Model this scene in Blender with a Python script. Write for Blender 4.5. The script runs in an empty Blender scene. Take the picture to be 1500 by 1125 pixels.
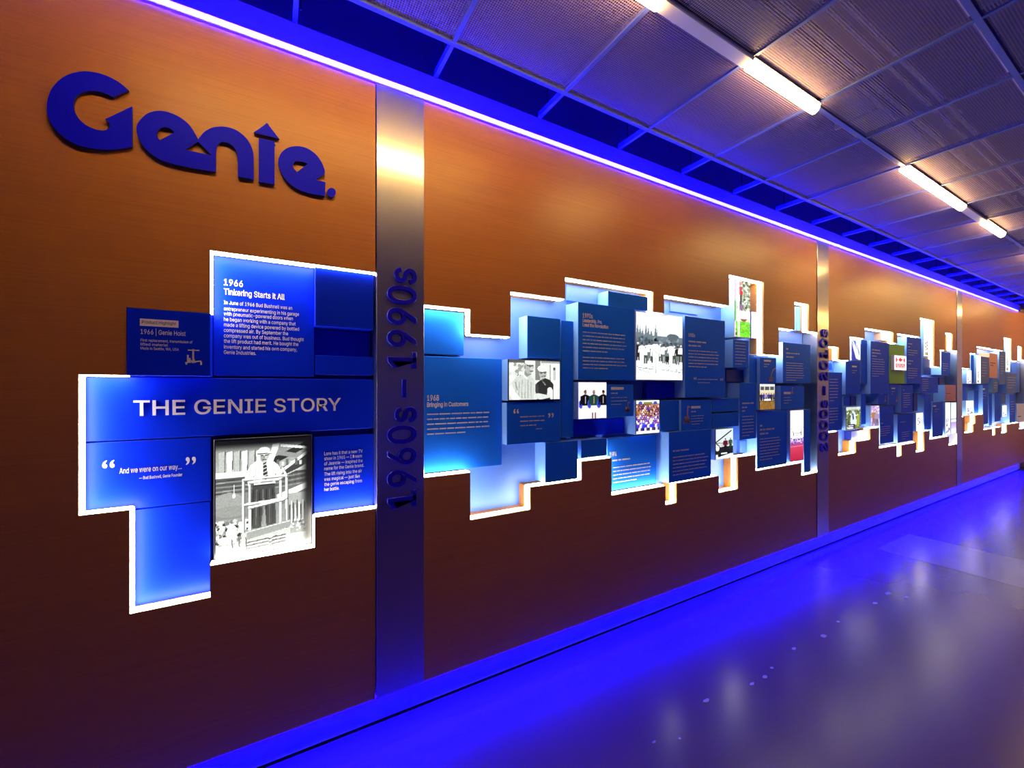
import bpy, bmesh, math, random
import numpy as np
from mathutils import Vector, Matrix
random.seed(7)
scene = bpy.context.scene
col = scene.collection
# ------------------------------------------------------------------ camera, world, exposure
CAM_Z = 1.61
cam_data = bpy.data.cameras.new('camera')
cam_data.sensor_width = 36.0
cam_data.lens = 606.0 / 1500.0 * 36.0
cam_data.shift_y = 4.5 / 1500.0
cam_data.clip_start = 0.02
cam = bpy.data.objects.new('camera', cam_data)
cam.location = (0.0, -2.0, CAM_Z)
cam.rotation_euler = (math.radians(90), 0, math.radians(-30))
col.objects.link(cam)
scene.camera = cam
world = bpy.data.worlds.new('world')
scene.world = world
world.use_nodes = True
world.node_tree.nodes['Background'].inputs[0].default_value = (0.05, 0.03, 0.08, 1)
world.node_tree.nodes['Background'].inputs[1].default_value = 0.15
scene.view_settings.view_transform = 'Standard'
scene.view_settings.look = 'None'
scene.view_settings.exposure = 0.0
scene.view_settings.gamma = 1.0
scene.view_settings.use_curve_mapping = False
scene.cycles.use_denoising = True
scene.cycles.max_bounces = 8
scene.cycles.transparent_max_bounces = 16
scene.cycles.sample_clamp_indirect = 6.0
# light strengths (emission of the strips and lamps)
STORY_LED = (1.0, 0.95, 0.84), 36.0
NICHE_LED = (1.0, 0.92, 0.74), 27.0
TOP_CORE = (0.64, 0.78, 1.0), 1.1
TOP_LED = (0.001, 0.0, 1.0), 480.0
TOP_LED_LOW = (0.001, 0.0, 1.0), 45.0
FLOOR_LED = (0.0002, 0.0, 1.0), 1700.0
LAMP = (1.0, 0.60, 0.14), 82.0            # diffuser sides, brightened to favour the upper wall
LAMP_LOW = (1.0, 0.66, 0.26), 16.0        # underside, dimmed to keep the lower wall dark
PRINT_GLOW = 1.4

# ------------------------------------------------------------------ measured layout (metres along the wall, height)
PX = [(0.4155, 0.6492), (4.5674, 4.8002), (8.6978, 8.9342)]
SEG1 = [(0.415, 2.147, 1), (-0.214, 2.147, 1), (-0.214, 1.9, 0), (-0.4615, 1.9, 0), (-0.4615, 1.653, 1), (-0.586, 1.653, 1), (-0.586, 1.163, 1), (-0.452, 1.163, 1), (-0.452, 0.784, 1), (-0.2137, 0.784, 0), (-0.2137, 0.908, 1), (0.1575, 0.908, 1), (0.1575, 1.04, 1), (0.415, 1.04, 0)]
SEG2U = [(0.6492, 0.901, 2.0206), (0.901, 1.1459, 1.8909), (1.1459, 1.5255, 2.1425), (1.5255, 2.2894, 2.2728), (2.2894, 2.4007, 2.1322), (2.4007, 3.1623, 2.2633), (3.1623, 3.6588, 2.5121), (3.6588, 3.8967, 1.8921), (3.8967, 4.1631, 2.1384), (4.1631, 4.4237, 2.3966), (4.4237, 4.5674, 2.1437)]
SEG2L = [(0.6492, 0.901, 1.1586), (0.901, 1.2766, 0.9077), (1.2766, 1.6519, 1.035), (1.6519, 1.901, 1.1499), (1.901, 2.415, 0.9062), (2.415, 2.5313, 0.7708), (2.5313, 3.0291, 0.9125), (3.0291, 3.2821, 0.7796), (3.2821, 3.5354, 1.0367), (3.5354, 4.285, 0.8997), (4.285, 4.5674, 0.7788)]
SEG3U = [(4.8002, 5.0319, 2.0191), (5.0319, 5.277, 1.8904), (5.277, 5.638, 2.1437), (5.638, 6.4172, 2.2634), (6.4172, 6.5292, 2.1399), (6.5292, 7.2705, 2.2614), (7.2705, 7.794, 2.5134), (7.794, 8.0071, 1.8887), (8.0071, 8.2285, 2.1306), (8.2285, 8.5323, 2.3818), (8.5323, 8.6978, 2.1445)]
SEG3L = [(4.8002, 5.017, 1.1531), (5.017, 5.4212, 0.9032), (5.4212, 5.7768, 1.0235), (5.7768, 6.0116, 1.1449), (6.0116, 6.519, 0.9064), (6.519, 6.6544, 0.7698), (6.6544, 7.1298, 0.9004), (7.1298, 7.4151, 0.7709), (7.4151, 7.6139, 1.0265), (7.6139, 8.3712, 0.9062), (8.3712, 8.6978, 0.7702)]
SEG4U = [(8.9342, 9.3402, 1.8964), (9.3402, 9.6876, 2.1382), (9.6876, 10.5021, 2.2611), (10.5021, 11.266, 2.2553), (11.266, 11.7993, 2.4972), (11.7993, 12.2444, 2.1011), (12.2444, 12.5558, 2.3876), (12.5558, 12.7704, 2.1387)]
SEG4L = [(8.9342, 9.0753, 1.1599), (9.0753, 9.5116, 0.9065), (9.5116, 9.6166, 1.0319), (9.6166, 10.0543, 1.1675), (10.0543, 10.5628, 0.9073), (10.5628, 10.727, 0.7883), (10.727, 11.111, 0.9075), (11.111, 11.4702, 0.7923), (11.4702, 12.3469, 0.9323), (12.3469, 12.7704, 0.8012)]
LOGO = [([(-0.4516, 2.6813), (-0.4664, 2.693), (-0.4732, 2.6978), (-0.4801, 2.7015), (-0.4866, 2.7044), (-0.4964, 2.7078), (-0.5033, 2.7098), (-0.5109, 2.7114), (-0.5177, 2.7122), (-0.5272, 2.7128), (-0.5341, 2.7127), (-0.5419, 2.7118), (-0.5491, 2.7105), (-0.5594, 2.7078), (-0.5666, 2.7053), (-0.5746, 2.7017), (-0.5817, 2.6976), (-0.5918, 2.691), (-0.5986, 2.6859), (-0.6057, 2.6796), (-0.6117, 2.6734), (-0.6198, 2.6641), (-0.6252, 2.657), (-0.6308, 2.6485), (-0.6354, 2.6403), (-0.6416, 2.628), (-0.6455, 2.6192), (-0.6491, 2.6091), (-0.6516, 2.5998), (-0.6546, 2.5863), (-0.6563, 2.5769), (-0.6575, 2.5667), (-0.6581, 2.5578), (-0.6582, 2.5453), (-0.6579, 2.5368), (-0.6569, 2.5279), (-0.6554, 2.5203), (-0.6526, 2.51), (-0.6502, 2.503), (-0.6468, 2.4958), (-0.6433, 2.4896), (-0.6377, 2.4814), (-0.6335, 2.4759), (-0.6284, 2.4704), (-0.6236, 2.4659), (-0.6165, 2.46), (-0.6111, 2.4562), (-0.6047, 2.4527), (-0.5987, 2.45), (-0.5895, 2.4468), (-0.5828, 2.4451), (-0.5748, 2.4438), (-0.5673, 2.4432), (-0.5561, 2.4431), (-0.5482, 2.4434), (-0.5393, 2.4443), (-0.5313, 2.4455), (-0.5198, 2.4477), (-0.5116, 2.4497), (-0.5025, 2.4524), (-0.4943, 2.4553), (-0.4825, 2.46), (-0.4747, 2.4634), (-0.4666, 2.4672), (-0.4588, 2.4713), (-0.4419, 2.4809), (-0.4419, 2.6265), (-0.5132, 2.5571), (-0.5069, 2.5511), (-0.5045, 2.5483), (-0.503, 2.5457), (-0.5023, 2.5432), (-0.5019, 2.5397), (-0.502, 2.5371), (-0.5025, 2.534), (-0.5034, 2.5311), (-0.5052, 2.5269), (-0.5067, 2.5242), (-0.5089, 2.5214), (-0.5113, 2.5192), (-0.5152, 2.5165), (-0.5182, 2.5149), (-0.522, 2.5136), (-0.5257, 2.5129), (-0.5314, 2.5124), (-0.5357, 2.5125), (-0.541, 2.5131), (-0.546, 2.5142), (-0.5535, 2.5162), (-0.5585, 2.518), (-0.5636, 2.5207), (-0.5678, 2.5235), (-0.5734, 2.5282), (-0.577, 2.5317), (-0.5806, 2.5361), (-0.5835, 2.5403), (-0.5872, 2.5468), (-0.5894, 2.5515), (-0.5913, 2.5568), (-0.5926, 2.5618), (-0.5939, 2.569), (-0.5944, 2.5742), (-0.5944, 2.5802), (-0.5939, 2.5857), (-0.5926, 2.5938), (-0.5913, 2.5993), (-0.5894, 2.6051), (-0.5872, 2.61), (-0.5835, 2.6166), (-0.5806, 2.621), (-0.577, 2.6254), (-0.5734, 2.6289), (-0.5678, 2.6335), (-0.5636, 2.6365), (-0.5585, 2.6395), (-0.5535, 2.642), (-0.546, 2.6452), (-0.5407, 2.6469), (-0.5347, 2.6481), (-0.5293, 2.6486), (-0.5217, 2.6484), (-0.5165, 2.648), (-0.5111, 2.6471), (-0.5055, 2.6454), (-0.4934, 2.641)], []), ([(-0.4223, 2.5794), (-0.4191, 2.586), (-0.4151, 2.5931), (-0.4111, 2.5994), (-0.4048, 2.6082), (-0.4001, 2.6139), (-0.3944, 2.6194), (-0.3888, 2.6237), (-0.3804, 2.6289), (-0.3745, 2.6321), (-0.3678, 2.6349), (-0.3618, 2.6367), (-0.3533, 2.6384), (-0.3469, 2.6391), (-0.3392, 2.639), (-0.3319, 2.6382), (-0.321, 2.6362), (-0.3136, 2.6343), (-0.3058, 2.6314), (-0.2993, 2.628), (-0.2903, 2.6224), (-0.2846, 2.6181), (-0.2788, 2.6127), (-0.2743, 2.6074), (-0.2687, 2.5993), (-0.265, 2.5936), (-0.2612, 2.5872), (-0.2576, 2.5804), (-0.2501, 2.565), (-0.2398, 2.5847), (-0.2348, 2.5932), (-0.2295, 2.6004), (-0.2242, 2.6066), (-0.216, 2.6149), (-0.2097, 2.6202), (-0.2019, 2.6256), (-0.1941, 2.6297), (-0.1822, 2.6349), (-0.1737, 2.6378), (-0.1643, 2.6398), (-0.1558, 2.6406), (-0.1435, 2.6406), (-0.1353, 2.6397), (-0.1266, 2.6374), (-0.1192, 2.6342), (-0.1092, 2.6284), (-0.1028, 2.6238), (-0.0964, 2.6181), (-0.0913, 2.6125), (-0.085, 2.6039), (-0.0811, 2.5974), (-0.0774, 2.5896), (-0.0747, 2.5822), (-0.0716, 2.571), (-0.0699, 2.5598), (-0.0687, 2.5426), (-0.0683, 2.518), (-0.0683, 2.4547), (-0.1222, 2.4535), (-0.1222, 2.4968), (-0.1224, 2.5137), (-0.1229, 2.5258), (-0.1235, 2.534), (-0.1248, 2.5425), (-0.126, 2.5482), (-0.128, 2.5539), (-0.1302, 2.5585), (-0.1339, 2.5646), (-0.1369, 2.5683), (-0.1407, 2.5717), (-0.1446, 2.5741), (-0.1508, 2.5767), (-0.155, 2.578), (-0.1598, 2.5787), (-0.165, 2.5784), (-0.1767, 2.5767), (-0.1846, 2.5676), (-0.1877, 2.5633), (-0.1898, 2.559), (-0.1912, 2.5549), (-0.1926, 2.5486), (-0.1934, 2.541), (-0.194, 2.528), (-0.1942, 2.508), (-0.1942, 2.4556), (-0.202, 2.4535), (-0.2078, 2.4527), (-0.2167, 2.4519), (-0.2275, 2.4513), (-0.2461, 2.4504), (-0.2589, 2.4499), (-0.2732, 2.4495), (-0.2858, 2.4492), (-0.3037, 2.449), (-0.3154, 2.4491), (-0.3275, 2.4495), (-0.3373, 2.4503), (-0.3503, 2.4518), (-0.3588, 2.4534), (-0.3676, 2.4562), (-0.3748, 2.4595), (-0.3843, 2.4651), (-0.3907, 2.4695), (-0.3972, 2.4751), (-0.4027, 2.4808), (-0.4099, 2.4896), (-0.4145, 2.4959), (-0.4188, 2.5031), (-0.4219, 2.5098), (-0.4256, 2.5195), (-0.4277, 2.5262), (-0.4293, 2.5337), (-0.4301, 2.5402), (-0.4305, 2.5496), (-0.4301, 2.5561), (-0.4286, 2.5634), (-0.4264, 2.57)], [[(-0.3644, 2.5263), (-0.3697, 2.5338), (-0.3717, 2.5372), (-0.3728, 2.5405), (-0.3732, 2.5437), (-0.3732, 2.5483), (-0.3729, 2.5516), (-0.372, 2.5552), (-0.3709, 2.5584), (-0.3687, 2.5629), (-0.3669, 2.566), (-0.3643, 2.5693), (-0.3615, 2.5721), (-0.357, 2.576), (-0.3537, 2.5781), (-0.3499, 2.5796), (-0.3464, 2.5802), (-0.3412, 2.5802), (-0.3377, 2.5796), (-0.334, 2.5783), (-0.3301, 2.5759), (-0.3216, 2.5693)], [(-0.2891, 2.5127), (-0.2501, 2.5549), (-0.2078, 2.5148)]]), ([(-0.0218, 2.6998), (0.0224, 2.6476), (-0.0683, 2.6464)], []), ([(-0.051, 2.6295), (0.0053, 2.6326), (0.0053, 2.4534), (-0.051, 2.4503)], []), ([(0.0181, 2.5531), (0.0187, 2.5598), (0.0203, 2.5676), (0.0226, 2.5747), (0.0266, 2.5852), (0.0301, 2.5922), (0.0349, 2.5997), (0.04, 2.606), (0.0482, 2.6146), (0.0545, 2.6201), (0.062, 2.6254), (0.0694, 2.6293), (0.0805, 2.6341), (0.0884, 2.6368), (0.0973, 2.6388), (0.1052, 2.6396), (0.1166, 2.6397), (0.1244, 2.639), (0.1328, 2.637), (0.1402, 2.6342), (0.1503, 2.6291), (0.157, 2.6249), (0.1639, 2.6192), (0.1695, 2.6133), (0.1769, 2.604), (0.1815, 2.5973), (0.1859, 2.5896), (0.1892, 2.5825), (0.193, 2.5721), (0.195, 2.5657), (0.1962, 2.5596), (0.1962, 2.5544), (0.1944, 2.5445), (0.1596, 2.5118), (0.1992, 2.5103), (0.1973, 2.4496), (0.164, 2.4475), (0.1499, 2.447), (0.1376, 2.4472), (0.1271, 2.4478), (0.1128, 2.4492), (0.1031, 2.4509), (0.0926, 2.4537), (0.0835, 2.4571), (0.0709, 2.4629), (0.0628, 2.4677), (0.0547, 2.4741), (0.0482, 2.4807), (0.04, 2.4911), (0.0349, 2.4983), (0.0301, 2.5062), (0.0266, 2.5132), (0.0226, 2.523), (0.0203, 2.5298), (0.0187, 2.5373), (0.0181, 2.5438)], [[(0.0883, 2.5252), (0.0791, 2.5345), (0.0757, 2.5385), (0.0738, 2.5422), (0.0728, 2.5462), (0.0723, 2.5552), (0.0812, 2.5697), (0.0937, 2.5737), (0.0996, 2.575), (0.1055, 2.5753), (0.1125, 2.5748), (0.1291, 2.5725)]]), ([(0.2409, 2.4773), (0.241, 2.4761), (0.241, 2.4748), (0.2409, 2.4736), (0.2407, 2.4719), (0.2405, 2.4707), (0.2402, 2.4694), (0.2399, 2.4682), (0.2393, 2.4665), (0.2389, 2.4653), (0.2383, 2.4641), (0.2377, 2.463), (0.2368, 2.4614), (0.2361, 2.4604), (0.2353, 2.4593), (0.2346, 2.4583), (0.2334, 2.4571), (0.2325, 2.4562), (0.2316, 2.4553), (0.2306, 2.4546), (0.2293, 2.4537), (0.2283, 2.453), (0.2272, 2.4525), (0.2262, 2.452), (0.2248, 2.4515), (0.2237, 2.4511), (0.2226, 2.4509), (0.2216, 2.4507), (0.2201, 2.4506), (0.2191, 2.4506), (0.218, 2.4507), (0.2171, 2.4508), (0.2157, 2.4512), (0.2148, 2.4515), (0.2138, 2.4519), (0.213, 2.4523), (0.2118, 2.4531), (0.2111, 2.4537), (0.2103, 2.4544), (0.2096, 2.4551), (0.2087, 2.4563), (0.2082, 2.4571), (0.2076, 2.4581), (0.2072, 2.459), (0.2066, 2.4604), (0.2063, 2.4614), (0.206, 2.4626), (0.2058, 2.4637), (0.2056, 2.4653), (0.2055, 2.4665), (0.2055, 2.4678), (0.2056, 2.4689), (0.2058, 2.4706), (0.206, 2.4718), (0.2063, 2.4731), (0.2066, 2.4743), (0.2072, 2.476), (0.2076, 2.4771), (0.2082, 2.4784), (0.2087, 2.4795), (0.2096, 2.481), (0.2103, 2.482), (0.2111, 2.4832), (0.2118, 2.4841), (0.213, 2.4854), (0.2138, 2.4862), (0.2148, 2.4871), (0.2157, 2.4878), (0.2171, 2.4888), (0.218, 2.4894), (0.2191, 2.49), (0.2201, 2.4905), (0.2216, 2.4911), (0.2226, 2.4914), (0.2237, 2.4917), (0.2248, 2.4918), (0.2262, 2.4919), (0.2272, 2.492), (0.2283, 2.4919), (0.2293, 2.4917), (0.2306, 2.4914), (0.2316, 2.4911), (0.2325, 2.4907), (0.2334, 2.4903), (0.2346, 2.4895), (0.2353, 2.489), (0.2361, 2.4882), (0.2368, 2.4875), (0.2377, 2.4864), (0.2383, 2.4856), (0.2389, 2.4846), (0.2393, 2.4836), (0.2399, 2.4822), (0.2402, 2.4812), (0.2405, 2.48), (0.2407, 2.4789)], [])]
FILL = [(3.0802, -0.6902, 0.0582, 0.0301), (2.7745, -0.663, 0.0431, 0.0238), (2.4759, -0.6908, 0.0258, 0.0177), (2.3679, -0.7119, 0.0389, 0.0195), (2.2471, -0.7079, 0.0434, 0.0159), (1.9256, -0.6607, 0.0462, 0.0213), (1.4964, -0.6974, 0.0227, 0.0111), (4.1543, -0.6719, 0.078, 0.0383), (3.8822, -0.6822, 0.0522, 0.025), (1.613, -0.7429, 0.016, 0.0113), (4.1997, -0.7659, 0.0613, 0.0211), (3.3569, -0.6602, 0.0309, 0.0169)]
PANELS = [
    {'name': 'info_panel', 'box': (-0.2104, 0.1595, 1.6557, 2.1552), 't': 0.06, 'mat': 'royal', 'label': 'tall royal blue panel headed 1966 Tinkering Starts it All', 'texts': [('1966', -0.1749, -0.1091, 2.0285, 0.0252, 1), ('Tinkering Starts it All', -0.1749, 0.0435, 1.9907, 0.0238, 1), ('In June of 1966 Bud Bushnell was an', -0.1749, 0.0725, 1.9502, 0.0151, 0), ('entrepreneur experimenting in his garage', -0.1749, 0.0992, 1.925, 0.0151, 0), ('with pneumatic-powered doors when', -0.1749, 0.0752, 1.904, 0.0151, 0), ('he began working with a company that', -0.1749, 0.0858, 1.8816, 0.0151, 0), ('made a lifting device powered by bottled', -0.1749, 0.0992, 1.8592, 0.0151, 0), ('compressed air. By September the', -0.1749, 0.0567, 1.8368, 0.0151, 0), ('company was out of business. Bud thought', -0.1749, 0.1182, 1.8144, 0.0151, 0), ('the lift product had merit. He bought the', -0.1749, 0.0966, 1.792, 0.0151, 0), ('inventory and started his own company,', -0.1749, 0.0912, 1.7682, 0.0151, 0), ('Genie Industries.', -0.1749, -0.0629, 1.7458, 0.0151, 0)], 'cat': 'panel'},
    {'name': 'blank_panel', 'box': (0.1598, 0.4086, 1.8806, 2.1393), 't': 0.012, 'mat': 'royal', 'label': 'royal blue blank block over a dark recess right of the 1966 panel', 'cat': 'panel'},
    {'name': 'blank_panel', 'box': (0.1637, 0.4184, 1.6654, 1.7547), 't': 0.06, 'mat': 'royal', 'label': 'narrow blank royal blue strip just above the right end of the title board', 'cat': 'panel'},
    {'name': 'product_panel', 'box': (-0.4597, -0.2124, 1.652, 1.8981), 't': -0.004, 'mat': 'royal', 'label': 'small dark blue product card headed 1966 with a pale hoist emblem', 'texts': [('Product Highlight', -0.4173, -0.3187, 1.8445, 0.0113, 0), ('1966 | Genie Hoist', -0.4211, -0.29, 1.8054, 0.0175, 0), ('First replacement, transmission of', -0.4211, -0.2691, 1.7778, 0.01, 0), ('lifted material', -0.4211, -0.343, 1.7628, 0.01, 0), ('Made in Seattle, WA, USA', -0.4211, -0.3106, 1.7478, 0.01, 0)], 'bars': [(-0.423, -0.3116, 1.8353, 1.8616)], 'icon': ('hoist', -0.2941, -0.2394, 1.6961, 1.7561), 'cat': 'panel'},
    {'name': 'title_panel', 'box': (-0.5933, 0.4184, 1.4124, 1.6468), 't': 0.06, 'mat': 'royal', 'label': 'wide dark blue title board reading THE GENIE STORY', 'texts': [('THE GENIE STORY', -0.4542, 0.2712, 1.5021, 0.0565, 2)], 'cat': 'panel'},
    {'name': 'quote_panel', 'box': (-0.5933, -0.2181, 1.151, 1.4075), 't': 0.06, 'mat': 'royal', 'label': 'royal blue quote panel reading And we were on our way', 'texts': [('“', -0.541, -0.5076, 1.2653, 0.0549, 2), ('”', -0.2993, -0.2668, 1.2513, 0.0593, 2), ('And we were on our way…', -0.4944, -0.312, 1.2879, 0.0203, 0), ('— Bud Bushnell, Genie Founder', -0.4386, -0.3099, 1.2601, 0.0116, 0)], 'cat': 'panel'},
    {'name': 'blank_panel', 'box': (-0.46, -0.2204, 0.7791, 1.1471), 't': 0.06, 'mat': 'royal', 'label': 'blank bright royal blue panel at the lowest corner left of the lift photograph', 'cat': 'panel'},
    {'name': 'photo_panel', 'box': (-0.2086, 0.1508, 0.894, 1.3971), 't': 0.055, 'mat': 'black', 'label': 'large black and white photograph of a man in a tie on a scissor lift platform', 'pic': 'lift', 'frame': 1, 'side': 'black', 'cat': 'photograph'},
    {'name': 'info_panel', 'box': (0.1595, 0.4184, 1.0241, 1.384), 't': 0.06, 'mat': 'royal', 'label': 'royal blue text panel right of the large scissor lift photograph', 'texts': [('Lore has it that a new TV', 0.2017, 0.3681, 1.299, 0.0149, 0), ('show in 1965 — I Dream', 0.2017, 0.365, 1.2763, 0.0149, 0), ('of Jeannie — inspired the', 0.2017, 0.3681, 1.2536, 0.0149, 0), ('name for the Genie brand.', 0.2017, 0.3743, 1.2309, 0.0149, 0), ('The lift rising into the air', 0.2017, 0.365, 1.2057, 0.0149, 0), ('was magical — just like', 0.2017, 0.3557, 1.1823, 0.0149, 0), ('the genie escaping from', 0.2017, 0.365, 1.159, 0.0149, 0), ('her bottle.', 0.2017, 0.2653, 1.1357, 0.0149, 0)], 'cat': 'panel'},
    {'name': 'blank_panel', 'box': (0.6737, 0.8942, 1.7822, 2.0106), 't': 0.07, 'mat': 'blue', 'label': 'blank blue panel at top left just right of the steel strip reading 1960s', 'cat': 'panel'},
    {'name': 'info_panel', 'box': (0.6724, 1.1264, 1.1676, 1.7696), 't': 0.066, 'mat': 'blue', 'label': 'big blue panel headed 1968 Bringing in Customers', 'texts': [('1968', 0.6869, 0.7514, 1.5396, 0.0282, 1), ('Bringing in Customers', 0.6869, 0.9186, 1.5079, 0.0225, 1)], 'greek': [(0.6869, 1.0688, 1.4657, 5, 0.0257, 0.0113)], 'cat': 'panel'},
    {'name': 'photo_panel', 'box': (1.1284, 1.4898, 1.5342, 1.7654), 't': 0.0, 'mat': 'black', 'label': 'wide black and white photograph of two men in work shirts talking', 'pic': 'twomen', 'frame': 1, 'cat': 'photograph'},
    {'name': 'blank_panel', 'box': (1.2747, 1.5121, 1.78, 2.025), 't': 0.03, 'mat': 'blue', 'label': 'tall blank blue panel standing above the photograph of two men', 'cat': 'panel'},
    {'name': 'blank_panel', 'box': (1.5285, 1.623, 1.3004, 2.02), 't': 0.045, 'mat': 'blue', 'label': 'slim blank blue panel left of the 1970s text panel', 'cat': 'panel'},
    {'name': 'quote_panel', 'box': (1.1287, 1.4962, 1.2864, 1.5224), 't': 0.012, 'mat': 'blue', 'label': 'blue quote panel under the photograph of two men', 'texts': [('“', 1.1705, 1.2063, 1.4179, 0.0499, 2), ('”', 1.4087, 1.4483, 1.3839, 0.0525, 2)], 'greek': [(1.2154, 1.394, 1.4374, 3, 0.0252, 0.0101), (1.3219, 1.394, 1.3641, 1, 0.0159, 0.0087)], 'cat': 'panel'},
    {'name': 'info_panel', 'box': (1.625, 2.1075, 1.6562, 2.1349), 't': 0.0, 'mat': 'blue', 'label': 'large blue text panel headed 1970s left of the pale crowd photograph', 'texts': [('1970s', 1.66, 1.7397, 2.0412, 0.0275, 1), ('Leadership. Pro.', 1.66, 1.8191, 2.0138, 0.0211, 1), ('Lead the Revolution', 1.66, 1.8714, 1.9863, 0.0211, 1)], 'greek': [(1.66, 2.0411, 1.9482, 6, 0.0233, 0.0101), (1.66, 2.0474, 1.7918, 4, 0.022, 0.0101)], 'cat': 'panel'},
    {'name': 'blank_panel', 'box': (1.8827, 2.2487, 2.1369, 2.2344), 't': 0.012, 'mat': 'blue', 'label': 'blank blue block under the light right above the 1970s panel', 'cat': 'panel'},
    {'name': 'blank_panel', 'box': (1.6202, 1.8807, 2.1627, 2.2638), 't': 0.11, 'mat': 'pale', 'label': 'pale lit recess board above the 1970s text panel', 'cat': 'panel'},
    {'name': 'photo_panel', 'box': (2.1108, 2.591, 1.6559, 2.1232), 't': -0.006, 'mat': 'white', 'label': 'bright black and white photograph of a crowd standing outdoors', 'pic': 'crowd', 'cat': 'photograph'},
    {'name': 'info_panel', 'box': (2.6254, 3.1084, 1.5321, 2.135), 't': 0.0, 'mat': 'blue', 'label': 'blue text panel headed 1980s right of the crowd photograph', 'texts': [('1980s', 2.6639, 2.7384, 1.9842, 0.0253, 1), ('“', 2.7225, 2.7543, 1.6355, 0.0357, 2), ('”', 3.0466, 3.0817, 1.6261, 0.0376, 2)], 'greek': [(2.6639, 2.9013, 1.9437, 2, 0.0303, 0.0182), (2.6639, 3.0466, 1.878, 6, 0.0238, 0.0111), (2.7703, 3.0291, 1.6666, 2, 0.0257, 0.0082)], 'cat': 'panel'},
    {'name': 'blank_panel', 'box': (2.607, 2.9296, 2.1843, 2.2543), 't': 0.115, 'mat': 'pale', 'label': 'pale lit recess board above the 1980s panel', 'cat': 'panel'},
    {'name': 'photo_panel', 'box': (1.625, 1.8568, 1.4106, 1.6415), 't': 0.0, 'mat': 'white', 'label': 'small colour photograph of three men in jackets on white', 'pic': 'threemen', 'cat': 'photograph'},
    {'name': 'product_panel', 'box': (1.8766, 2.1128, 1.413, 1.6277), 't': 0.015, 'mat': 'blue', 'label': 'blue product card with boom emblem right of the three men', 'greek': [(1.9093, 2.0189, 1.5655, 1, 0.0178, 0.0134), (1.9093, 2.0627, 1.5387, 3, 0.0223, 0.0071)], 'bars': [(1.9093, 2.022, 1.5922, 1.61)], 'icon': ('boom', 2.0251, 2.0817, 1.4462, 1.5099), 'cat': 'panel'},
    {'name': 'photo_panel', 'box': (2.1148, 2.3468, 1.2882, 1.5226), 't': -0.004, 'mat': 'black', 'label': 'colourful photograph of a big group of people on bleachers', 'pic': 'group', 'frame': 1, 'cat': 'photograph'},
    {'name': 'blank_panel', 'box': (2.3219, 2.6234, 1.5246, 1.6443), 't': 0.09, 'mat': 'royal', 'label': 'dark blue recessed block under the crowd photograph', 'cat': 'panel'},
    {'name': 'blank_panel', 'box': (2.3938, 2.5995, 1.293, 1.5125), 't': 0.03, 'mat': 'blue', 'label': 'blank blue block right of the big group photograph', 'cat': 'panel'},
    {'name': 'product_panel', 'box': (2.5991, 2.9525, 1.2862, 1.5146), 't': 0.012, 'mat': 'blue', 'label': 'blue product card with pink boom emblem under the 1980s panel', 'greek': [(2.7112, 2.8112, 1.4208, 1, 0.0204, 0.0153), (2.7112, 2.8686, 1.3902, 4, 0.0204, 0.0077)], 'bars': [(2.7112, 2.8193, 1.449, 1.4669)], 'icon': ('boom', 2.6143, 2.6994, 1.3383, 1.4691), 'cat': 'panel'},
    {'name': 'blank_panel', 'box': (1.625, 2.1128, 1.2922, 1.3953), 't': 0.1, 'mat': 'royal', 'label': 'long dark blue recessed block under the three men photograph', 'cat': 'panel'},
    {'name': 'blank_panel', 'box': (1.3892, 1.6321, 1.044, 1.2802), 't': 0.012, 'mat': 'blue', 'label': 'blank blue panel under the recessed block, above the stepped light edge', 'cat': 'panel'},
    {'name': 'blank_panel', 'box': (1.6591, 1.8709, 1.1686, 1.279), 't': 0.012, 'mat': 'blue', 'label': 'blank blue panel touching the left side of the 1974 panel', 'cat': 'panel'},
    {'name': 'info_panel', 'box': (1.9271, 2.3968, 0.9152, 1.2648), 't': 0.066, 'mat': 'blue', 'label': 'light edged blue panel headed 1974', 'texts': [('1974', 1.9454, 2.007, 1.1451, 0.0296, 1)], 'greek': [(1.9698, 2.261, 1.111, 1, 0.0229, 0.0174), (1.976, 2.3649, 1.0646, 5, 0.0252, 0.011)], 'cat': 'panel'},
    {'name': 'info_panel', 'box': (2.4508, 2.9306, 0.9219, 1.2855), 't': 0.0, 'mat': 'blue', 'label': 'blue text panel standing forward right of the 1974 panel', 'greek': [(2.4908, 2.5461, 1.1776, 1, 0.0246, 0.0246), (2.4908, 2.8025, 1.1432, 1, 0.0246, 0.0167), (2.4908, 2.8929, 1.099, 6, 0.0255, 0.0118)], 'cat': 'panel'},
    {'name': 'blank_panel', 'box': (2.9728, 3.3245, 1.4124, 1.5192), 't': 0.02, 'mat': 'blue', 'label': 'blank blue block beside the pink boom emblem card', 'cat': 'panel'},
    {'name': 'blank_panel', 'box': (2.9728, 3.3245, 1.2896, 1.4018), 't': 0.02, 'mat': 'blue', 'label': 'blank blue block directly above the crane photograph', 'cat': 'panel'},
    {'name': 'photo_panel', 'box': (2.971, 3.201, 1.0434, 1.2843), 't': -0.01, 'mat': 'black', 'label': 'small photograph of people beside a machine with a long raised boom', 'pic': 'crane', 'frame': 1, 'cat': 'photograph'},
    {'name': 'info_panel', 'box': (3.3305, 3.567, 1.1739, 1.6438), 't': 0.015, 'mat': 'blue', 'label': 'narrow blue text panel above the small pale recess', 'greek': [(3.364, 3.5416, 1.4686, 2, 0.0339, 0.0198), (3.364, 3.432, 1.4064, 1, 0.0226, 0.017), (3.364, 3.5416, 1.3612, 7, 0.0266, 0.0102)], 'cat': 'panel'},
    {'name': 'blank_panel', 'box': (3.4759, 3.5803, 1.0457, 1.1463), 't': 0.1, 'mat': 'pale', 'label': 'small pale recess board below the narrow text panel', 'cat': 'panel'},
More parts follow.
